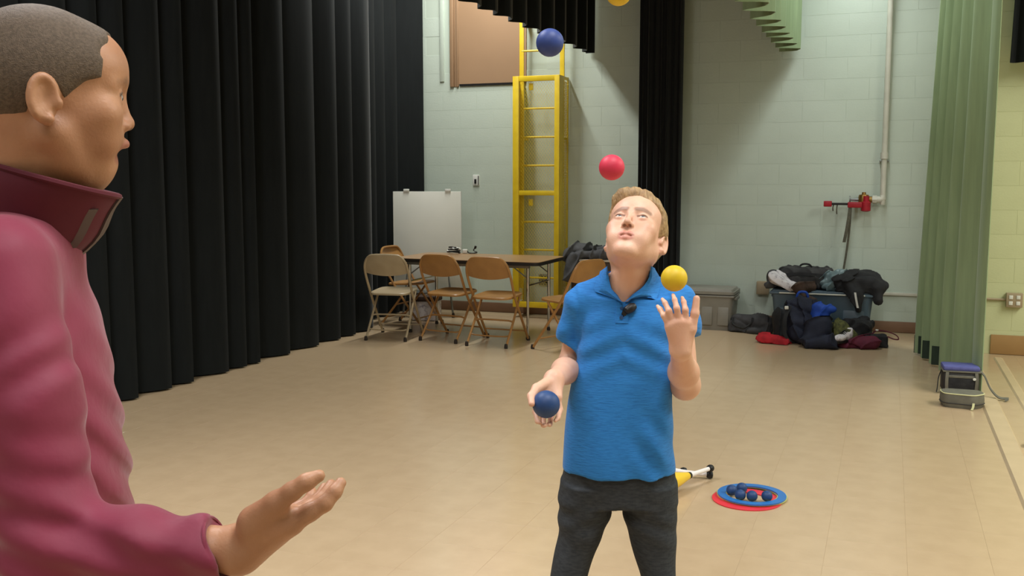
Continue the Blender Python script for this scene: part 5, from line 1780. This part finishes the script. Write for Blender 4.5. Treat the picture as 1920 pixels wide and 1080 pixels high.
build_head(mv, HM, jaw_w=1.04, jaw_open=0.013, nose=1.06, lips=1.25, cheek=1.0, fore=0.010, nl=0.011, jb=0.022)
for s in (1,):
    HM.cone(mv, (s * 0.0, -0.02, -0.085), (0, -0.05, -0.090), 0.036, 0.03, 0.02)
# right arm with the open hand
mS, mE, mW = np.array((-0.665, 1.27, 1.365)), np.array((-0.585, 1.205, 1.020)), PL(432, 1030, 1.20)
mv.chain([mS, mE, mW], [0.05, 0.042, 0.028], 0.02)
fM = [[PL(545, 980, 1.172), PL(582, 960, 1.170), PL(609, 944, 1.174), PL(628, 922, 1.182), PL(639, 905, 1.190)],
      [PL(548, 974, 1.196), PL(580, 955, 1.200), PL(604, 938, 1.206), PL(616, 922, 1.214), PL(621, 908, 1.222)],
      [PL(545, 970, 1.220), PL(574, 954, 1.226), PL(596, 939, 1.232), PL(605, 926, 1.240), PL(608, 914, 1.246)],
      [PL(538, 966, 1.240), PL(560, 953, 1.246), PL(577, 942, 1.252), PL(584, 931, 1.258), PL(586, 920, 1.264)]]
for f, r_ in zip(fM, (0.0165, 0.0165, 0.0155, 0.0145)):
    mv.cone(mW + (0.012, 0.0, 0.0), f[0], 0.0265, r_, 0.012)
for f, r_ in zip(fM, (0.0098, 0.0096, 0.0090, 0.0078)):
    mv.chain(f, [r_ * 1.5, r_ * 1.18, r_ * 1.04, r_ * 0.92, r_ * 0.74], 0.004)
mv.chain([PL(478, 975, 1.172), PL(518, 943, 1.158), PL(548, 921, 1.152), PL(574, 904, 1.150), PL(598, 892, 1.156)], [0.019, 0.0140, 0.0108, 0.0098, 0.0080], 0.007)
mv.cone(PL(475, 990, 1.18), PL(530, 972, 1.172), 0.020, 0.015, 0.014)
# left arm hanging at the far side, hand relaxed
lS = mn + np.array((0, 0, -0.03)) - rgt * 0.17
lE = lS + np.array((-0.02, 0.03, -0.30))
lW = lE + np.array((0.10, 0.0, -0.135))
mv.chain([lS, lE, lW], [0.05, 0.042, 0.028], 0.02)
ld = np.array((0.78, 0.0, -0.62))
for k, (off, ln) in enumerate(((-0.030, 0.068), (-0.010, 0.078), (0.010, 0.074), (0.028, 0.058))):
    b_ = lW + ld * 0.085 + np.array((0, off, 0))
    mv.cone(lW, b_, 0.024, 0.014, 0.012)
    mv.chain([b_, b_ + ld * ln * 0.5 + np.array((0, 0, -0.006)), b_ + ld * ln * 0.7 + np.array((0, 0, -0.030)), b_ + ld * ln * 0.62 + np.array((0, 0, -0.05))], [0.0105, 0.0098, 0.009, 0.008], 0.004)
mv.chain([lW + np.array((0.01, -0.02, 0)), lW + ld * 0.05 + np.array((0.0, -0.05, 0.0)), lW + ld * 0.085 + np.array((0.0, -0.058, -0.012)), lW + ld * 0.105 + np.array((0, -0.052, -0.03))], [0.018, 0.0125, 0.011, 0.009], 0.008)
mbody = mv.build('body', 'man_skin', man, M0, smooth=2, attrs=face_attrs(HM, 0.013, 1.0, 0.0, 0.0090))
build_eyes(HM, man, M0, look=(0.0, -1, -0.12))
front_m = [(-0.085, 0.070), (-0.045, 0.052), (-0.028, 0.030), (-0.020, -0.018), (0.0, -0.026), (0.016, -0.040), (0.022, -0.060), (0.060, -0.064), (0.074, -0.070), (0.088, -0.086), (0.14, -0.11)]
hair_shell(HM, 0.0026, 0.0026, front_m, 'hair', 'man_hair', man, M0, None, amp=0.0003, freq=(700, 600, 650), nape=-0.075, fore=0.010)

# jacket
dm = (mW - mE) / np.linalg.norm(mW - mE)
jv = Vol((-1.02, 0.98, 0.84), (-0.26, 1.74, 1.52), 0.0042)
jr = []
for v_, uf in ((1140, 262), (1060, 258), (970, 252), (900, 247), (850, 241), (780, 228), (700, 214), (600, 196), (540, 176), (500, 152)):
    p = PL(uf, v_, 1.43)
    rx = 0.135 if p[2] < 1.25 else 0.135 - 0.045 * (p[2] - 1.25) / 0.13
    ext = math.sqrt((rx * math.cos(MF)) ** 2 + (0.19 * math.sin(MF)) ** 2)
    jr.append((p[2], p[0] - ext, 1.42, rx, 0.195 if p[2] < 1.30 else 0.17))
jr.append((jr[-1][0] + 0.05, -0.725, 1.42, 0.075, 0.11))
jv.prof(jr, 0.03, rot=MF)
jv.cone(mn + (-0.005, 0, -0.02), mS + (0.0, 0.02, 0.0), 0.070, 0.062, 0.05)
jv.cone(mn + (-0.005, 0, -0.02), lS, 0.075, 0.064, 0.05)
jv.chain([mS, mS * 0.5 + mE * 0.5 + (0.01, 0.0, 0), mE], [0.066, 0.064, 0.060], 0.018)
jv.chain([mE, mE * 0.5 + mW * 0.5, mW + dm * 0.03], [0.055, 0.047, 0.0400], 0.02)
jv.chain([lS, lE, lW], [0.072, 0.058, 0.036], 0.02)
cuffp = mW - dm * 0.012
cutn = np.array((0.93, 0.0, 0.30)); cutn /= np.linalg.norm(cutn)
jv.cut(cuffp, cutn, 0.10)
jv.cone(cuffp + dm * 0.010, mW + dm * 0.1, 0.0335, 0.0335, 0.002, 'sub')
# neck opening
jv.cone(mn + np.array((0.010, 0, 0.010)), HM.P(0, 0, -0.03), 0.072, 0.078, 0.004, 'sub')
def jac_wave(x, y, z):
    arm = np.exp(-((y - 1.20) / 0.10) ** 2)
    el = np.exp(-((z - 1.05) / 0.10) ** 2)
    a = 0.0045 * arm * el * np.sin(120 * z + 45 * x)
    b_ = 0.003 * arm * np.exp(-((z - 1.25) / 0.14) ** 2) * np.sin(55 * z - 70 * x + 2 * np.sin(30 * z))
    c = 0.0050 * (1 - arm) * np.exp(-((z - 1.06) / 0.16) ** 2) * np.sin(85 * z + 60 * (x + y))
    d = 0.0026 * np.exp(-((x + 0.42) / 0.10) ** 2) * np.sin(95 * x + 40 * z)
    return (a + b_ + c + d) * np.ones(jv.n, f32)
jv.wave(jac_wave)
jacket = jv.build('jacket', 'jacket', man, M0, smooth=2)

# stand collar, tipped forward and open at the throat
cg = []
nk = 41
for k in range(nk):
    a = R(14 + 332 * k / (nk - 1))              # angle from the front, round the back
    ca, sa = math.cos(a), math.sin(a)
    dirv = fwd * ca + rgt * sa
    r_ = []
    for j in range(9):
        t = j / 8
        f_ = 0.5 + 0.5 * ca                      # 1 at the throat, 0 at the nape
        top = np.array((-0.652, 1.405, 1.506 - 0.052 * f_)) + dirv * (0.086 if ca < 0.5 else 0.086 + 0.014 * (ca - 0.5)) 
        bot = np.array((-0.706, 1.415, 1.418 - 0.050 * f_)) + dirv * (0.092 - 0.016 * f_)
        p = bot * (1 - t) + top * t + dirv * (0.008 * math.sin(math.pi * t) + 0.004 * math.sin(2 * math.pi * t + a))
        r_.append(p)
    cg.append(r_)
C1 = np.array(cg)
inner = C1.copy()
cen = C1.mean(axis=0, keepdims=True)
inner[:, :, :2] = C1[:, :, :2] + (cen - C1)[:, :, :2] * 0.075
def two_skin(name, m, parent, base, A, B):
    a, b = A.shape[:2]
    vs = [p - base for r_ in A for p in r_] + [p - base for r_ in B for p in r_]
    n = a * b
    fs = []
    for i in range(a - 1):
        for j in range(b - 1):
            k = i * b + j
            fs += [(k, k + 1, k + b + 1, k + b), (n + k, n + k + b, n + k + b + 1, n + k + 1)]
    for j in range(b - 1):
        for i in (0, a - 1):
            k = i * b + j
            fs.append((k, k + 1, n + k + 1, n + k))
    for i in range(a - 1):
        for j in (0, b - 1):
            k = i * b + j
            fs.append((k, k + b, n + k + b, n + k))
    return MB().add(vs, fs).build(name, m, parent)
col_o = two_skin('collar', 'jacket_inner', man, M0, C1, inner)
MB().tube([p - M0 for p in C1[:, 8]], 0.0042, 6).build('collar_piping', 'jacket_inner', man)
zl = [C1[nk - 1 - 0, j] for j in range(0, 9)]
zr = [C1[0, j] for j in range(0, 9)]
for zz in (zl, zr):
    zz = [np.array(p) + fwd * 0.002 for p in zz]
    MB().tube([p - M0 for p in zz], 0.0035, 6).build('zipper', 'zip', man)
MB().strap([p + rgt * 0.003 - M0 for p in C1[3, 1:7]], 0.012, 0.003, tuple(fwd), 1).build('zip_guard', 'zip', man)
# cuff edge
e1 = np.array((0.0, 1.0, 0.0)); e2 = np.cross(cutn, e1)
MB().tube([cuffp - M0 - dm * 0.004 + 0.0392 * (math.cos(t) * e1 + math.sin(t) * 1.05 * e2) for t in np.linspace(0, 2 * math.pi, 33)[:-1]], 0.0022, 6, closed=True).build('cuff_hem', 'jacket', man)

# trousers and shoes of the man (below the frame)
pv = Vol((-0.98, 1.10, 0.03), (-0.40, 1.72, 0.98), 0.007)
hipc = np.array((-0.69, 1.42, 0.90))
pv.prof([(0.78, -0.69, 1.42, 0.125, 0.17), (0.88, -0.69, 1.42, 0.128, 0.175), (0.96, -0.69, 1.42, 0.12, 0.165)], 0.03, rot=MF)
for s, st in ((1, 0.05), (-1, -0.07)):
    hp_ = hipc + rgt * s * 0.09 + (0, 0, -0.06)
    kn = hp_ + fwd * (0.04 + st * 0.5) + (0, 0, -0.38)
    an = kn + fwd * (st * 0.6 - 0.03) + (0, 0, -0.39)
    pv.chain([hp_, kn, an], [0.088, 0.066, 0.055], 0.03)
pv.wave(lambda x, y, z: 0.003 * np.sin(70 * z + 30 * x) * np.ones(pv.n, f32))
pv.build('trousers', 'dark_trousers', man, M0)
for s, st in ((1, 0.05), (-1, -0.07)):
    an = hipc + rgt * s * 0.09 + fwd * (0.04 + st * 0.5 + st * 0.6 - 0.03)
    c = np.array((an[0], an[1], 0))
    Rm = rotm(MF + R(90))
    zv = Vol(c + (-0.28, -0.28, -0.01), c + (0.28, 0.28, 0.13), 0.007)
    def Q(*p): return c + Rm @ np.array(p)
    zv.ell(Q(0, -0.12, 0.045), (0.050, 0.085, 0.038), Rm, 0.01)
    zv.ell(Q(0, 0.02, 0.05), (0.042, 0.075, 0.048), Rm, 0.03)
    zv.cone(Q(0, 0.0, 0.06), Q(0, 0.0, 0.10), 0.045, 0.045, 0.02)
    zv.rbox(Q(0, -0.02, -0.03), (0.2, 0.3, 0.036), 0.0, Rm, 0.0, 'sub')
    so = zv.build('shoe', 'shoe', man, M0)
    MB().prism([((0.051 - 0.006 * (math.sin(t) > 0)) * math.cos(t), -0.045 + 0.165 * math.sin(t)) for t in np.linspace(0, 2 * math.pi, 25)[:-1]], 0.026, c - M0, Rm @ np.array((1, 0, 0)), Rm @ np.array((0, 1, 0)), (0, 0, 1)).build('sole', 'sole', so)
